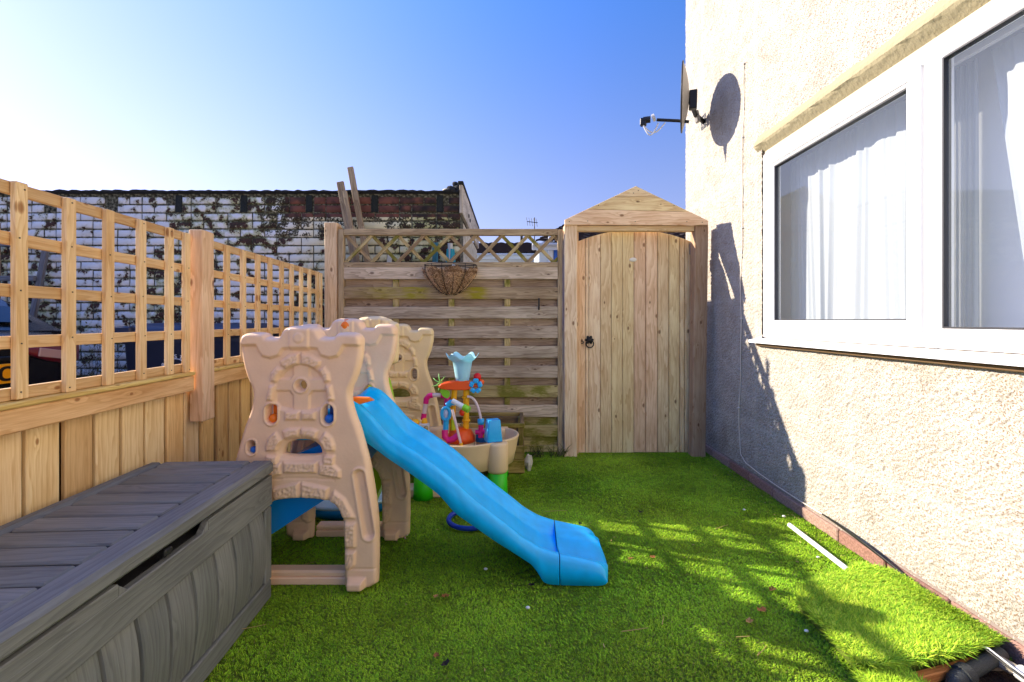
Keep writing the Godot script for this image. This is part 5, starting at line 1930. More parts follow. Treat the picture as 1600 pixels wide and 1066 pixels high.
func castle() -> void:
	var o := thing("toy_castle", "beige plastic toy castle climber with battlements and a bright blue slide", "play castle")
	var dim := noise_tex(201, 0.12, 2, 256)
	var faded := noise_color(205, Color(0.955, 0.945, 0.93), Color(1, 1, 1), 0.006)
	var tan_m := bumped(mat(Color(1.0, 0.84, 0.68), 0.45, faded), dim, 0.03, 2.0)
	var tan2 := bumped(mat(Color(0.98, 0.87, 0.66), 0.55, faded), dim, 0.05, 2.0)
	var blue := mat(Color(1, 1, 1), 0.30, scuffs())
	var orange := mat(Color(1.0, 0.50, 0.05), 0.35)
	var bblue := mat(Color(0.03, 0.42, 0.80), 0.35)
	var lime := mat(Color(0.62, 0.80, 0.06), 0.4)
	var pm := tower_panel()
	var places := [T(-0.859, 0, -1.888, Basis(Vector3.UP, 0.0)), T(-0.826, 0, -2.312, Basis.from_scale(Vector3(1, 1.03, 1))), T(-0.812, 0, -3.30)]
	for k in 3:
		var p := part("tower_panel", pm, tan_m if k < 2 else tan2, o, places[k])
		var bar := MB.new()
		add_box(bar, Vector3(0.345, 0.026, 0.056), T(0, 0.046, -0.045), 0.006, 0)
		add_box(bar, Vector3(0.345, 0.034, 0.064), T(0, 0.018, -0.043), 0.006, 0)
		part("base_bar", bar.done(), tan_m, p)
		if k == 0:
			for s in [[-0.118, 0.702, orange, 0.0185], [0.110, 0.700, bblue, 0.0185], [-0.200, 0.574, bblue, 0.0135]]:
				part("ball", ball(s[3]), s[2], p, T(s[0], s[1], 0.010))
			part("slot_back", box(Vector3(0.030, 0.062, 0.006), 0.002), orange, p, T(-0.118, 0.724, -0.014))
			part("slot_back", box(Vector3(0.022, 0.062, 0.006), 0.002), mat(Color(0.02, 0.25, 0.55), 0.4), p, T(0.114, 0.724, -0.014))
		if k == 1:
			part("ball", ball(0.034), orange, p, T(0.0, 1.045, 0.024))
	# slide
	var st := [[-0.80, 0.725, 0.64, 0.03], [-0.76, 0.735, 0.64, 0.035], [-0.72, 0.770, 0.645, 0.05], [-0.70, 0.775, 0.64, 0.058], [-0.65, 0.757, 0.625, 0.058], [-0.578, 0.690, 0.575, 0.058], [-0.51, 0.617, 0.525, 0.058], [-0.40, 0.548, 0.452, 0.058], [-0.30, 0.478, 0.378, 0.058], [-0.233, 0.424, 0.305, 0.058], [-0.167, 0.362, 0.258, 0.058], [-0.075, 0.290, 0.195, 0.057], [0.0, 0.233, 0.148, 0.055], [0.047, 0.195, 0.118, 0.053], [0.086, 0.171, 0.092, 0.05], [0.115, 0.155, 0.055, 0.05], [0.135, 0.146, 0.024, 0.05], [0.16, 0.138, 0.013, 0.049], [0.201, 0.126, 0.010, 0.048]]
	var place := Transform3D(Basis(Vector3.UP, -0.028), Vector3(0, 0, -2.085))
	var mb := MB.new()
	add_loft(mb, slide_rings(spline(st), 0.187))
	part("slide", mb.done(), blue, o, place)
	var en := [[0.205, 0.1255, 0.010, 0.048], [0.27, 0.112, 0.009, 0.045], [0.33, 0.099, 0.009, 0.040], [0.362, 0.089, 0.010, 0.034], [0.382, 0.074, 0.013, 0.024], [0.394, 0.056, 0.019, 0.012], [0.400, 0.040, 0.026, 0.004]]
	mb = MB.new()
	var er := slide_rings(spline(en), 0.187)
	# the lip bows forward in the middle
	for r in er:
		for i in r.size():
			var p: Vector3 = r[i]
			var f := clampf((p.x - 0.25) / 0.15, 0.0, 1.0)
			r[i] = Vector3(p.x + 0.022 * f * (1.0 - pow(p.z / 0.187, 2.0)), p.y, p.z)
	add_loft(mb, er)
	part("slide_end", mb.done(), blue, o, place)
	# platform, handle and climbing ramp on the far side of the platform
	part("platform", box(Vector3(0.42, 0.05, 0.345), 0.01), blue, o, T(-0.87, 0.622, -2.10))
	part("handle", prism(poly([[0.0, 0.0], [0.075, 0.028], [0.06, 0.040], [-0.03, 0.045], [-0.05, 0.0]]), 0.03, -1, 0.004), orange, o, T(-0.690, 0.735, -1.95, Basis.from_scale(Vector3(1.35, 1.0, 1.0))))
	mb = MB.new()
	add_prism(mb, smooth_poly(poly([[-1.36, 0.012], [-1.25, 0.012], [-1.11, 0.137], [-0.88, 0.285], [-0.66, 0.43], [-0.64, 0.60], [-0.75, 0.60], [-1.0, 0.50], [-1.22, 0.26], [-1.36, 0.10]])), 0.30, T(0, 0, -2.10), 1, 0.012)
	part("ramp", mb.done(), mat(Color(0.0, 0.55, 0.90), 0.35), o)
	# lime climbing wall between the middle and rear towers
	mb = MB.new()
	add_prism(mb, smooth_poly(poly([[-0.80, 0.012], [-0.80, 0.78], [-0.72, 0.85], [-0.665, 0.80], [-0.642, 0.70], [-0.628, 0.60], [-0.622, 0.50], [-0.632, 0.40], [-0.66, 0.30], [-0.70, 0.20], [-0.74, 0.10], [-0.75, 0.012]])), 0.10, T(0, 0, -2.44), 1, 0.015)
	part("climbing_wall", mb.done(), lime, o)
	# rounded stone-topped wall between them
	var top := smooth_poly(mmp([[-152, 10], [-152, 820], [-160, 850], [-160, 1085], [-148, 1100], [-118, 1106], [-104, 1122], [-60, 1128], [0, 1132], [50, 1128], [72, 1116], [92, 1112], [104, 1098], [134, 1090], [140, 1080], [139, 870], [128, 838], [96, 828], [20, 826], [-20, 800], [-30, 10]]))
	var ns := noise(211, 60.0, 2)
	var lumps := [mmp([[-140, 1060], [-140, 1090], [-112, 1098], [-100, 1060]]), mmp([[-92, 1060], [-92, 1108], [-50, 1118], [-38, 1060]]), mmp([[-30, 1060], [-30, 1120], [28, 1120], [28, 1060]]), mmp([[36, 1060], [38, 1116], [64, 1106], [82, 1060]]), mmp([[90, 1050], [92, 1092], [126, 1082], [126, 1050]]), mmp([[-140, 1000], [-140, 1050], [-60, 1050], [-60, 1000]]), mmp([[-50, 1000], [-50, 1050], [40, 1050], [40, 1000]]), mmp([[50, 995], [50, 1048], [126, 1042], [126, 995]])]
	var rm := relief(Rect2(-0.175, 0.0, 0.33, 1.15), 0.006, func(p: Vector2) -> float: return sd_poly(p, top), 0.032, 0.026,
		func(p: Vector2) -> float:
			var h := 0.0
			for q in lumps:
				var s := sd_poly(p, q)
				if s > -0.006:
					h = maxf(h, 0.009 * smoothstep(-0.006, 0.008, s) + 0.003 * ns.get_noise_2d(p.x, p.y))
			return h)
	part("arched_wall", rm, tan2, o, T(-0.845, 0, -2.86))
	var foot := MB.new()
	add_box(foot, Vector3(0.62, 0.068, 0.10), T(-0.75, 0.034, -2.88), 0.014, 0)
	part("wall_foot", foot.done(), tan_m, o)
	var c := part("cat_sticker", box(Vector3(0.022, 0.022, 0.002), 0.0005), mat(Color(0.55, 0.55, 0.75), 0.5), o, T(-0.775, 1.055, -2.825))
	c.name = "sticker"
	# blue dish with pale rim under the castle
	var dish := thing("plastic_dish", "blue plastic dish with a pale rim under the toy castle", "dish", Vector3(-0.97, 0.002, -2.78))
	part("bowl", lathe([[0.0, 0.0], [0.26, 0.0], [0.29, 0.03], [0.305, 0.085], [0.298, 0.085], [0.28, 0.035], [0.25, 0.012], [0.0, 0.012]], 40), mat(Color(0.05, 0.50, 0.78), 0.4), dish)
	part("rim", lathe([[0.295, 0.082], [0.302, 0.092], [0.315, 0.094], [0.322, 0.084], [0.315, 0.074], [0.303, 0.074]], 40), mat(Color(0.62, 0.76, 0.82), 0.4), dish)

# ------------------------------------------------------------------ water play table
func water_table() -> void:
	var o := thing("water_table", "beige scalloped water play table with a coloured pipe tower", "water table", Vector3(-0.32, 0, -3.05))
	var tan_m := bumped(mat(Color(0.90, 0.78, 0.60), 0.5), noise_tex(221, 0.12, 2, 256), 0.04, 7.0)
	var green := mat(Color(0.20, 0.78, 0.08), 0.4)
	var orange := mat(Color(0.97, 0.36, 0.04), 0.35)
	var yellow := mat(Color(0.98, 0.72, 0.03), 0.35)
	var pink := mat(Color(0.88, 0.06, 0.50), 0.35)
	var sky := mat(Color(0.16, 0.70, 0.95), 0.35)
	var lime := mat(Color(0.52, 0.80, 0.16), 0.4)
	var clearp := mat(Color(0.92, 0.84, 0.84), 0.2)
	clearp.backlight_enabled = true
	clearp.backlight = Color(0.6, 0.55, 0.55)
	# scalloped basin
	var rad := func(a: float) -> float:
		var q := absf(cos(2.0 * a))
		return 0.315 + 0.052 * pow(q, 0.55)
	var rings := []
	for q in [[0.172, 0.86, 0.0], [0.178, 0.90, 0.0], [0.26, 0.95, 0.0], [0.335, 0.99, 0.0], [0.345, 1.0, 0.0], [0.352, 0.99, 0.0], [0.352, 0.965, 0.0], [0.345, 0.945, 0.0], [0.26, 0.90, 0.0], [0.215, 0.86, 0.0], [0.205, 0.80, 0.0], [0.203, 0.4, 0.0], [0.203, 0.02, 0.0]]:
		var ring := PackedVector3Array()
		for k in 96:
			var a := TAU * k / 96
			var r: float = rad.call(a) * q[1]
			ring.append(Vector3(cos(a) * r, q[0], sin(a) * r * 0.86))
		rings.append(ring)
	var mb := MB.new()
	add_loft(mb, rings)
	part("basin", mb.done(), tan_m, o)
	for k in 4:
		var a := PI / 4.0 + PI / 2.0 * k
		var at := Vector3(cos(a) * 0.325, 0, sin(a) * 0.285)
		part("leg_pillar", lathe([[0.0, 0.165], [0.060, 0.165], [0.066, 0.18], [0.066, 0.335], [0.060, 0.348], [0.0, 0.348]], 24), tan_m, o, T(at.x, 0, at.z))
		part("leg", lathe([[0.0, 0.0], [0.066, 0.0], [0.062, 0.06], [0.058, 0.175], [0.0, 0.175]], 24), green, o, T(at.x, 0.0, at.z))
	# tower in the middle (positions relative to the table)
	var z := 0.05
	part("pedestal", lathe([[0.0, 0.20], [0.100, 0.20], [0.092, 0.315], [0.0, 0.315]], 28), tan_m, o, T(-0.015, 0, z))
	part("dome", lathe([[0.0, 0.315], [0.094, 0.315], [0.092, 0.345], [0.070, 0.385], [0.035, 0.402], [0.0, 0.404]], 28), orange, o, T(-0.015, 0, z))
	part("column", tube([Vector3(-0.075, 0.37, z), Vector3(-0.068, 0.52, z), Vector3(-0.055, 0.67, z)], 0.019, 12), yellow, o)
	part("column", tube([Vector3(0.018, 0.37, z), Vector3(0.020, 0.67, z)], 0.020, 12), yellow, o)
	for y in [0.45, 0.60]:
		part("column_ring", lathe([[0.0, -0.006], [0.026, -0.006], [0.028, 0.0], [0.026, 0.006], [0.0, 0.006]], 16), yellow, o, T(0.019, y, z))
	mb = MB.new()
	add_prism(mb, smooth_poly(poly([[-0.155, 0.662], [-0.155, 0.690], [-0.10, 0.706], [-0.02, 0.716], [0.05, 0.712], [0.052, 0.662], [0.03, 0.652], [-0.08, 0.654]])), 0.09, T(0, 0, z), -1, 0.006)
	part("crossbar", mb.done(), orange, o)
	# scalloped funnel
	rings = []
	for q in [[0.712, 0.044, 0.0], [0.75, 0.050, 0.0], [0.80, 0.058, 0.0], [0.838, 0.064, 0.0], [0.848, 0.080, 0.3], [0.862, 0.094, 0.7], [0.878, 0.104, 1.0], [0.876, 0.100, 1.0], [0.858, 0.088, 0.7], [0.844, 0.074, 0.3], [0.830, 0.058, 0.0], [0.75, 0.045, 0.0], [0.72, 0.02, 0.0]]:
		var ring := PackedVector3Array()
		for k in 64:
			var a := TAU * k / 64
			var wv := cos(a * 6.0)
			ring.append(Vector3(-0.005 + cos(a) * (q[1] + q[2] * 0.006 * wv), q[0] + q[2] * 0.016 * wv, z + sin(a) * (q[1] + q[2] * 0.006 * wv)))
		rings.append(ring)
	mb = MB.new()
	add_loft(mb, rings)
	var fun := mat(Color(0.74, 0.93, 0.96), 0.3)
	fun.backlight_enabled = true
	fun.backlight = Color(0.5, 0.7, 0.75)
	part("funnel", mb.done(), fun, o)
	# paddle wheel, knob, spider leaves
	for k in 5:
		var a := TAU * k / 5 + 0.3
		part("paddle", box(Vector3(0.028, 0.034, 0.05), 0.006), sky, o, T(0.085 + cos(a) * 0.028, 0.680 + sin(a) * 0.034, z + 0.03, Basis(Vector3(0, 0, 1), a)))
	part("paddle_axle", tube([Vector3(0.05, 0.68, z + 0.03), Vector3(0.12, 0.682, z + 0.03)], 0.011, 10), orange, o)
	part("knob", ball(0.026), mat(Color(0.88, 0.05, 0.10), 0.35), o, T(0.092, 0.735, z))
	part("knob", ball(0.020), orange, o, T(0.118, 0.70, z))
	for k in 7:
		var a := 0.9 + TAU * k / 7
		part("frond", tube([Vector3(-0.15, 0.695, z), Vector3(-0.15 + cos(a) * 0.03, 0.695 + sin(a) * 0.035, z + 0.01), Vector3(-0.15 + cos(a) * 0.055, 0.70 + sin(a) * 0.055, z + 0.03 * sin(a * 2.0))], 0.005, 6, 0.4), mat(Color(0.55, 0.88, 0.45), 0.4), o)
	part("leaf", prism(smooth_poly(poly([[-0.02, 0.0], [-0.035, 0.03], [-0.02, 0.055], [0.0, 0.04], [0.028, 0.03], [0.03, -0.005], [0.01, -0.02]])), 0.012, -1, 0.002), lime, o, T(-0.115, 0.615, z + 0.02))
	# pink pipe loop with clear sections
	var px := -0.19
	part("pipe", tube([Vector3(px - 0.055, 0.56, z), Vector3(px - 0.052, 0.590, z), Vector3(px - 0.035, 0.610, z), Vector3(px - 0.01, 0.615, z)], 0.018, 12), pink, o)
	part("pipe", tube([Vector3(px + 0.045, 0.615, z), Vector3(px + 0.075, 0.612, z), Vector3(px + 0.085, 0.59, z), Vector3(px + 0.085, 0.545, z)], 0.021, 12), pink, o)
	part("clear_pipe", tube([Vector3(px - 0.01, 0.615, z), Vector3(px + 0.048, 0.615, z)], 0.014, 12), clearp, o)
	part("clear_pipe", tube([Vector3(px - 0.055, 0.565, z), Vector3(px - 0.068, 0.485, z)], 0.014, 12), clearp, o)
	part("pipe", tube([Vector3(px - 0.066, 0.495, z), Vector3(px - 0.072, 0.455, z)], 0.018, 12), pink, o)
	part("spout", lathe([[0.0, -0.03], [0.018, -0.022], [0.022, 0.0], [0.014, 0.03], [0.0, 0.034]], 14), yellow, o, T(px - 0.062, 0.435, z + 0.01))
	part("pipe", tube([Vector3(px + 0.085, 0.548, z), Vector3(px + 0.075, 0.48, z), Vector3(px + 0.07, 0.43, z)], 0.016, 12), pink, o)
	# blue porthole pipe, white cross tube with lime cap, pink foot
	part("pipe", tube([Vector3(-0.098, 0.555, z + 0.05), Vector3(-0.075, 0.575, z + 0.05), Vector3(-0.05, 0.575, z + 0.05)], 0.020, 12), sky, o)
	var pr := []
	for i in 25:
		var a := TAU * i / 24
		pr.append(Vector3(-0.105 + cos(a) * 0.026, 0.505 + sin(a) * 0.040, z + 0.06))
	part("porthole", tube(pr, 0.011, 10), sky, o)
	part("porthole_glass", lathe([[0.0, 0.0], [0.03, 0.0], [0.026, 0.006], [0.0, 0.01]], 20), mat(Color(0.75, 0.80, 0.92), 0.1), o, Transform3D(Basis(Vector3(1, 0, 0), PI / 2).scaled(Vector3(0.75, 1.2, 1.0)), Vector3(-0.105, 0.505, z + 0.055)))
	part("pipe", tube([Vector3(-0.105, 0.465, z + 0.05), Vector3(-0.108, 0.395, z + 0.05)], 0.018, 12), sky, o)
	part("white_tube", tube([Vector3(-0.062, 0.588, z + 0.06), Vector3(0.025, 0.548, z + 0.09)], 0.017, 14), mat(Color(0.93, 0.95, 0.95), 0.3), o)
	part("cap", tube([Vector3(0.012, 0.553, z + 0.085), Vector3(0.048, 0.537, z + 0.10)], 0.022, 14), lime, o)
	part("pipe", tube([Vector3(-0.112, 0.40, z + 0.06), Vector3(-0.110, 0.36, z + 0.07), Vector3(-0.085, 0.338, z + 0.08), Vector3(-0.05, 0.350, z + 0.08), Vector3(-0.02, 0.375, z + 0.075)], 0.021, 12), pink, o)
	part("straw", tube([Vector3(-0.058, 0.54, z + 0.10), Vector3(0.0, 0.33, z + 0.13)], 0.0085, 10), clearp, o)
	part("straw_collar", tube([Vector3(-0.002, 0.335, z + 0.13), Vector3(0.004, 0.312, z + 0.133)], 0.013, 10), yellow, o)
	part("straw_tip", tube([Vector3(0.004, 0.314, z + 0.133), Vector3(0.012, 0.275, z + 0.138)], 0.012, 10, 0.6), sky, o)
	part("leaf", box(Vector3(0.03, 0.07, 0.015), 0.006), mat(Color(0.80, 0.86, 0.15), 0.4), o, T(-0.06, 0.425, z + 0.03))
	part("knob", ball(0.022), mat(Color(0.95, 0.25, 0.10), 0.35), o, T(-0.005, 0.50, z + 0.0))
	# pump post with hose
	part("pump", lathe([[0.0, 0.20], [0.042, 0.20], [0.040, 0.31], [0.0, 0.31]], 22), mat(Color(0.88, 0.70, 0.50), 0.5), o, T(0.125, 0, z - 0.02))
	part("pump_cap", lathe([[0.0, 0.31], [0.046, 0.31], [0.044, 0.36], [0.030, 0.385], [0.0, 0.39]], 22), mat(Color(0.08, 0.45, 0.78), 0.35), o, T(0.125, 0, z - 0.02))
	part("pump_handle", tube([Vector3(0.118, 0.345, z + 0.03), Vector3(0.118, 0.43, z + 0.03)], 0.017, 12), pink, o)
	part("pump_handle", tube([Vector3(0.082, 0.38, z + 0.03), Vector3(0.154, 0.38, z + 0.03)], 0.015, 12), pink, o)
	part("hose_socket", lathe([[0.0, 0.43], [0.020, 0.43], [0.022, 0.445], [0.022, 0.465], [0.0, 0.468]], 16), sky, o, T(0.118, 0, z + 0.03))
	var hose := []
	for i in 14:
		var f := i / 13.0
		hose.append(Vector3(lerpf(0.118, 0.03, f * f * 0.6 + 0.4 * f), 0.46 + 0.15 * sin(f * PI * 0.52), z + 0.03))
	part("hose", tube(hose, 0.0085, 10), clearp, o)
	part("lever", tube([Vector3(0.13, 0.352, z + 0.03), Vector3(0.20, 0.372, z + 0.03)], 0.010, 8), yellow, o)
	# yellow plunger and white works near the castle
	part("plunger", lathe([[0.0, 0.40], [0.012, 0.40], [0.012, 0.445], [0.030, 0.452], [0.032, 0.466], [0.020, 0.478], [0.0, 0.48]], 20), yellow, o, T(-0.305, -0.01, z + 0.06))
	part("plunger_block", box(Vector3(0.075, 0.10, 0.05), 0.008), mat(Color(0.85, 0.85, 0.84), 0.4), o, T(-0.255, 0.385, z + 0.02))
	part("plunger_hub", lathe([[0.0, 0.0], [0.016, 0.0], [0.014, 0.012], [0.0, 0.014]], 14), mat(Color(0.65, 0.6, 0.45), 0.4), o, T(-0.235, 0.41, z + 0.046, Basis(Vector3(1, 0, 0), PI / 2)))
	part("plunger_stem", box(Vector3(0.10, 0.06, 0.04), 0.006), tan_m, o, T(-0.27, 0.345, z + 0.02))
	# loose cup on the rim
	var cup := MB.new()
	rings = []
	for q in [[0.0, 0.060, 0.05], [0.006, 0.062, 0.052], [0.125, 0.050, 0.042], [0.134, 0.048, 0.040]]:
		var ring := PackedVector3Array()
		for p in rounded_ring(q[1] * 1.6, q[2] * 1.6, 0.010, q[0]):
			ring.append(p)
		rings.append(ring)
	add_loft(cup, rings)
	var cb := thing("toy_cup", "upturned square blue toy cup standing on the water table rim", "toy cup", Vector3(-0.118, 0.352, -2.86), 0.35)
	part("cup_body", cup.done(), sky, cb)
	part("cup_base", box(Vector3(0.098, 0.008, 0.083), 0.004), mat(Color(0.08, 0.48, 0.80), 0.35), cb, T(0, 0.004, 0))

# ------------------------------------------------------------------ loose and small things
func small_things() -> void:
	# satellite dish
	var steel := mat(Color(0.62, 0.60, 0.57), 0.45)
	var dark := mat(Color(0.055, 0.058, 0.065), 0.5)
	var n := Vector3(-0.93, 0.03, -0.365).normalized()
	var b := Basis(Vector3.UP.cross(n).normalized(), Vector3.UP, n).orthonormalized()
	b = Basis(b.x, n.cross(b.x).normalized(), n)
	var o := thing("satellite_dish", "grey satellite dish on a bracket at the house corner", "satellite dish", Vector3(1.385, 2.885, -3.645))
	var mb := MB.new()
	var rings := []
	for s in [0, 1]:
		for j in 12:
			var f := j / 11.0 if s == 0 else 1.0 - j / 11.0
			var r := 0.004 + 0.262 * f
			var ring := PackedVector3Array()
			for k in 48:
				var a := TAU * k / 48
				ring.append(b * Vector3(cos(a) * r * 0.90, sin(a) * r, 0.050 * f * f - (0.005 if s == 0 else 0.0) - 0.02))
			rings.append(ring)
	add_loft(mb, rings)
	part("reflector", mb.done(), steel, o)
	var rim := []
	for k in 49:
		var a := TAU * k / 48
		rim.append(b * Vector3(cos(a) * 0.262 * 0.91, sin(a) * 0.264, 0.026))
	part("rim", tube(rim, 0.006, 6), dark, o)
	var lnb := b * Vector3(0.02, -0.15, 0.265)
	part("arm", tube([b * Vector3(0.0, -0.20, -0.03), b * Vector3(0.01, -0.185, 0.05), lnb + b * Vector3(0, -0.01, -0.05)], 0.013, 8), dark, o)
	var head := part("receiver", tube([lnb + b * Vector3(0, 0.0, 0.055), lnb], 0.026, 12), dark, o)
	part("receiver_cap", tube([lnb + b * Vector3(0, 0.006, -0.015), lnb + b * Vector3(0, 0.014, -0.035)], 0.030, 14), mat(Color(0.72, 0.72, 0.72), 0.4), o)
	part("receiver_body", box(Vector3(0.045, 0.06, 0.05), 0.006), dark, o, Transform3D(b, lnb + b * Vector3(0, -0.015, 0.055)))
	for k in 2:
		var cp := []
		for i in 12:
			var f := i / 11.0
			cp.append(lnb + b * Vector3(0.01 * k, -0.04 - 0.07 * sin(f * PI) - 0.02 * k * sin(f * PI), 0.055 - 0.17 * f * (1.0 - 0.3 * k)))
		part("lead", tube(cp, 0.006, 6), mat(Color(0.78, 0.79, 0.80), 0.4), o)
	var foot := Vector3(WX - 1.385, -0.075, -3.93 + 3.645)
	part("bracket", tube([b * Vector3(0, -0.02, -0.03), foot + Vector3(-0.10, 0.03, 0.07), foot], 0.019, 10), dark, o)
	part("bracket_plate", box(Vector3(0.012, 0.13, 0.10), 0.004), dark, o, Transform3D(Basis.IDENTITY, foot))
	part("bracket_clamp", box(Vector3(0.05, 0.15, 0.06), 0.006), dark, o, Transform3D(b, b * Vector3(0.0, -0.03, -0.055)))
	part("bracket_clamp", box(Vector3(0.03, 0.10, 0.05), 0.006), mat(Color(0.55, 0.53, 0.50), 0.4), o, Transform3D(Basis(Vector3(0, 0, 1), 0.2), foot + Vector3(-0.085, 0.02, 0.06)))
	# white pipe on the turf
	var wp := Vector3(1.462, 0.026, -2.41).lerp(Vector3(1.445, 0.030, -1.965), 0.5)
	var dr := Vector3(-0.017, 0.004, 0.445)
	var pm := MB.new()
	add_tube(pm, [wp - dr / 2.0, wp + dr / 2.0], 0.0115, 14)
	solo("white_pipe", pm.done(), mat(Color(0.90, 0.90, 0.91), 0.35), "short white plastic pipe lying on the grass along the house wall", "pipe")
	# timber planter behind the water table
	var pl := thing("timber_planter", "mossy square timber planter behind the water table by the fence", "planter", Vector3(-0.14, 0, -3.48))
	var mw := [wood(W.mossy, Color(0.74, 0.66, 0.42), 0.85), wood(W.mossy, Color(0.66, 0.60, 0.40), 0.85), wood(W.grey, Color(0.58, 0.50, 0.36), 0.85)]
	for s in 2:
		for k in 2:
			part("side_plank", box(Vector3(0.46, 0.095, 0.022), 0.004, 0), mw[(k + s) % 3], pl, T(0, 0.06 + 0.099 * k, 0.20 - 0.40 * s))
			part("end_plank", box(Vector3(0.022, 0.095, 0.378), 0.004, 2), mw[(k + s + 1) % 3], pl, T(0.219 - 0.438 * s, 0.06 + 0.099 * k, 0))
		part("side_plank", box(Vector3(0.46, 0.028, 0.03), 0.004, 0), mw[0], pl, T(0, 0.352, 0.20 - 0.40 * s))
		for x in [-0.205, 0.205]:
			part("corner_post", box(Vector3(0.034, 0.345, 0.034), 0.003, 1), mw[1], pl, T(x, 0.165, 0.168 - 0.336 * s))
		part("end_rail", box(Vector3(0.03, 0.028, 0.368), 0.004, 2), mw[2], pl, T(0.215 - 0.43 * s, 0.352, 0))
	part("slat", box(Vector3(0.05, 0.15, 0.014), 0.003, 1), mw[2], pl, T(0.145, 0.262, 0.188))
	for k in 3:
		part("back_slat", box(Vector3(0.40, 0.04, 0.012), 0.003, 0), mw[2], pl, T(0, 0.235 + 0.04 * k, -0.186))
	part("soil", box(Vector3(0.41, 0.03, 0.37), 0.01), mat(Color(0.10, 0.08, 0.06), 1.0), pl, T(0, 0.17, 0))
	# crumpled white bag beside the planter
	var bag := SphereMesh.new()
	bag.radius = 0.045
	bag.height = 0.13
	bag.radial_segments = 12
	bag.rings = 8
	var bm := MB.new()
	var bn := noise(231, 12.0, 2)
	var arr := bag.get_mesh_arrays()
	var bv: PackedVector3Array = arr[Mesh.ARRAY_VERTEX]
	var bi: PackedInt32Array = arr[Mesh.ARRAY_INDEX]
	for i in range(0, bi.size(), 3):
		var q := []
		for k in 3:
			var v := bv[bi[i + k]]
			q.append(v * (1.0 + 0.7 * bn.get_noise_3d(v.x, v.y, v.z)))
		bm.tri(q[0], q[1], q[2])
	solo("crumpled_bag", bm.done(), mat(Color(0.82, 0.80, 0.72), 0.6), "crumpled whitish bag on the grass at the planter corner", "bag", T(0.12, 0.055, -3.38, Basis.from_scale(Vector3(0.7, 0.9, 0.8))))
	# blue hoop under the slide
	var hp := []
	for i in 37:
		var a := TAU * i / 36
		hp.append(Vector3(cos(a) * 0.115, 0.018 + 0.028 * (1.0 - sin(a)) * 0.5, sin(a) * 0.085))
	var hm := MB.new()
	var hr := []
	add_tube(hm, hp, 0.013, 10)
	solo("blue_hoop", hm.done(), mat(Color(0.03, 0.22, 0.66), 0.4), "dark blue plastic hoop lying on the grass under the slide", "hoop", T(-0.225, 0.005, -2.46))
	# small toy dog
	var dog := thing("toy_figure", "tiny pink and white plastic toy lying by the castle foot", "toy", Vector3(-0.57, 0.02, -2.285), 0.5)
	var pk := mat(Color(0.88, 0.70, 0.66), 0.45)
	part("toy_body", tube([Vector3(-0.035, 0.006, 0), Vector3(0.0, 0.010, 0.004), Vector3(0.03, 0.006, 0)], 0.0075, 8), pk, dog)
	part("toy_head", ball(0.010), mat(Color(0.93, 0.88, 0.86), 0.45), dog, T(0.042, 0.010, 0.004))
	for k in 4:
		part("toy_leg", tube([Vector3(-0.03 + 0.02 * k, 0.004, 0.0), Vector3(-0.034 + 0.022 * k, -0.004, 0.022 if k % 2 else -0.018)], 0.004, 6), pk if k % 2 else mat(Color(0.25, 0.12, 0.12), 0.5), dog)
	# fallen leaves and litter on the turf
	var browns := [Color(0.62, 0.38, 0.18), Color(0.45, 0.28, 0.14), Color(0.72, 0.52, 0.30), Color(0.16, 0.11, 0.08)]
	var lv := [[-0.30, -1.79, 2, "curled tan leaf on the grass between the box and the slide end"], [-0.262, -1.80, 0, "small rusty leaf beside the curled tan leaf on the grass"], [-0.245, -1.475, 0, "orange brown leaf on the grass in the front of the yard"], [-0.21, -1.44, 3, "dark crumpled leaf beside the orange brown leaf in front"],
		[0.078, -1.873, 3, "dark leaf on the grass just before the slide's foot"], [0.537, -2.08, 1, "brown leaf on the grass by the sunny patch near the slide end"], [0.645, -2.097, 0, "reddish leaf at the tip of the sunny patch on the grass"], [1.05, -1.845, 1, "broad brown leaf on the grass beside the turf offcut"],
		[0.73, -2.59, 3, "blackish leaf scrap on the open grass before the gate"], [0.36, -2.44, 3, "dark leaf scrap on the grass behind the slide end"], [0.935, -1.71, 0, "rust coloured leaf in the striped sunlight on the grass"], [0.855, -1.645, 2, "pale pinkish leaf below the striped sunlight on the grass"]]
	for q in lv:
		var lm := MB.new()
		var s := rnd(0.012, 0.020)
		for k in 6:
			var a0 := TAU * k / 6
			var a1 := TAU * (k + 1) / 6
			var r0 := s * rnd(0.7, 1.3)
			lm.tri(Vector3(0, 0.002, 0), Vector3(cos(a0) * s, rnd(0.002, 0.012), sin(a0) * s * 0.7), Vector3(cos(a1) * r0, rnd(0.002, 0.012), sin(a1) * r0 * 0.7), Vector2.ZERO, Vector2.ZERO, Vector2.ZERO)
		solo("fallen_leaf", lm.done(), mat(browns[q[2]], 0.8), q[3], "leaf", T(q[0], 0.016, q[1], Basis(Vector3.UP, rnd(0, TAU))), "fallen leaves on the turf")
	var tw := [[1.10, -2.40, 0.10, 0.5, "straw coloured twig on the grass in front of the white pipe"], [0.43, -1.60, 0.10, 0.2, "thin straw twig on the grass in the front of the yard"], [0.545, -1.655, 0.06, 1.2, "short upright lying twig near the thin straw twig"], [0.79, -1.565, 0.05, 0.1, "short pale twig on the shaded grass before the offcut"], [0.82, -1.50, 0.07, 0.7, "pale twig across the sunny strip nearest the viewer"], [0.25, -2.60, 0.13, 0.1, "long dry stalk on the grass behind the slide"], [-0.95, -1.60, 0.16, 0.35, "long straw on the grass beside the storage box"], [-0.93, -2.02, 0.12, 0.6, "dry straw on the shaded grass inside the castle arch"]]
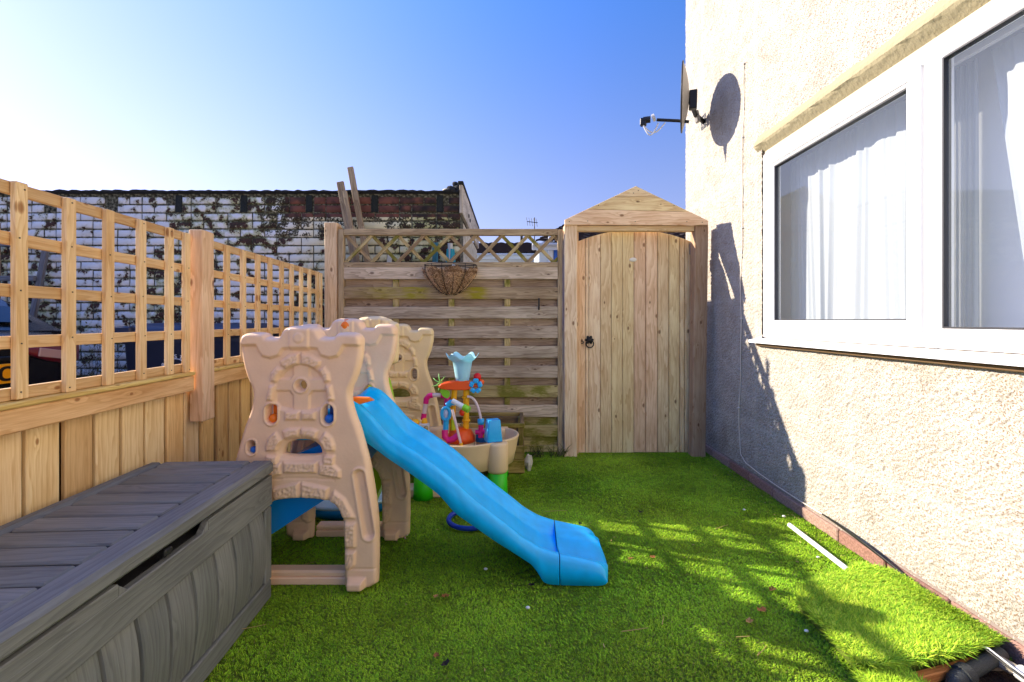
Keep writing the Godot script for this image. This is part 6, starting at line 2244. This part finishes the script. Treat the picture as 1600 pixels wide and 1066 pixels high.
	for q in tw:
		var d: Vector3 = Vector3(cos(q[3]), 0, -sin(q[3])) * float(q[2]) / 2.0
		var at := Vector3(q[0], 0.021, q[1])
		var tm := MB.new()
		add_tube(tm, [at - d, at + Vector3(0, 0.004, 0.006), at + d], 0.0017, 5, 0.5)
		solo("straw_twig", tm.done(), mat(Color(0.72, 0.60, 0.36), 0.8), q[4], "twig", Transform3D.IDENTITY, "dry twigs on the turf")
	var wh := [[1.335, -2.63, "white pebble on the shaded grass near the wall, broadest of two"], [1.51, -2.54, "tiny white chip on the grass at the wall's foot"], [1.405, -2.10, "white pebble on the sunlit grass beside the pipe"], [1.03, -1.60, "white crumb of plaster at the edge of the turf offcut"], [0.06, -1.73, "white pebble on the grass in front of the slide's foot"], [-0.115, -2.0, "tiny white chip on the grass in the shade of the slide"]]
	for q in wh:
		var s := ball(rnd(0.006, 0.009))
		s.radial_segments = 7
		s.rings = 4
		solo("white_pebble", s, mat(Color(0.88, 0.87, 0.84), 0.7), q[2], "pebble", T(q[0], 0.017, q[1], Basis.from_scale(Vector3(1.3, 0.7, 1.0))), "white chips on the turf")
	# fine litter blown over the turf, thicker along the edges
	var bit := MB.new()
	bit.colored = true
	bit.col = Color(1, 1, 1)
	bit.quad(Vector3(-0.006, 0, -0.001), Vector3(0.006, 0.001, -0.001), Vector3(0.006, 0.002, 0.001), Vector3(-0.006, 0.001, 0.001))
	var lspots := []
	for k in 420:
		var p := Vector3(rnd(-0.5, 1.60), 0.0125, rnd(-3.75, -1.40))
		if rng.randf() < 0.45:
			p.x = 1.60 - absf(rnd(0.0, 0.25)) * rng.randf()
		elif rng.randf() < 0.4:
			p.z = -3.74 + absf(rnd(0.0, 0.5)) * rng.randf()
		lspots.append(p)
	var lm2 := mat(Color(0.74, 0.60, 0.40), 0.9)
	lm2.vertex_color_use_as_albedo = true
	var lit := blades("leaf_litter", bit.done(), lm2, lspots, 0.4, 1.3, self, noise(401, 3.0, 2))
	lit.set_meta("kind", "stuff")
	lit.set_meta("label", "fine dry litter scattered over the turf")
	# weeds at the gate post
	var r := RandomNumberGenerator.new()
	for s in 2:
		r.seed = 61 + s
		var wm := MB.new()
		for k in 40:
			var p := Vector3(r.randf_range(-0.06, 0.06), 0, r.randf_range(-0.03, 0.03))
			var e := p + Vector3(r.randf_range(-0.10, 0.10), r.randf_range(0.03, 0.13), r.randf_range(-0.02, 0.08))
			var m := (p + e) / 2.0 + Vector3(0, 0.02, 0)
			var w := Vector3(r.randf_range(-1, 1), 0.2, r.randf_range(-1, 1)).normalized() * 0.0028
			wm.quad(p - w, p + w, m + w, m - w)
			wm.tri(m - w, m + w, e)
		solo("weed_clump", wm.done(), mat([Color(0.40, 0.42, 0.18), Color(0.35, 0.36, 0.17)][s], 0.8), ["dry weeds growing at the foot of the gate post", "dry weeds growing between the planter and the fence panel"][s], "weed", T([0.375, 0.20][s], 0.0, -3.70), "weeds along the fence")
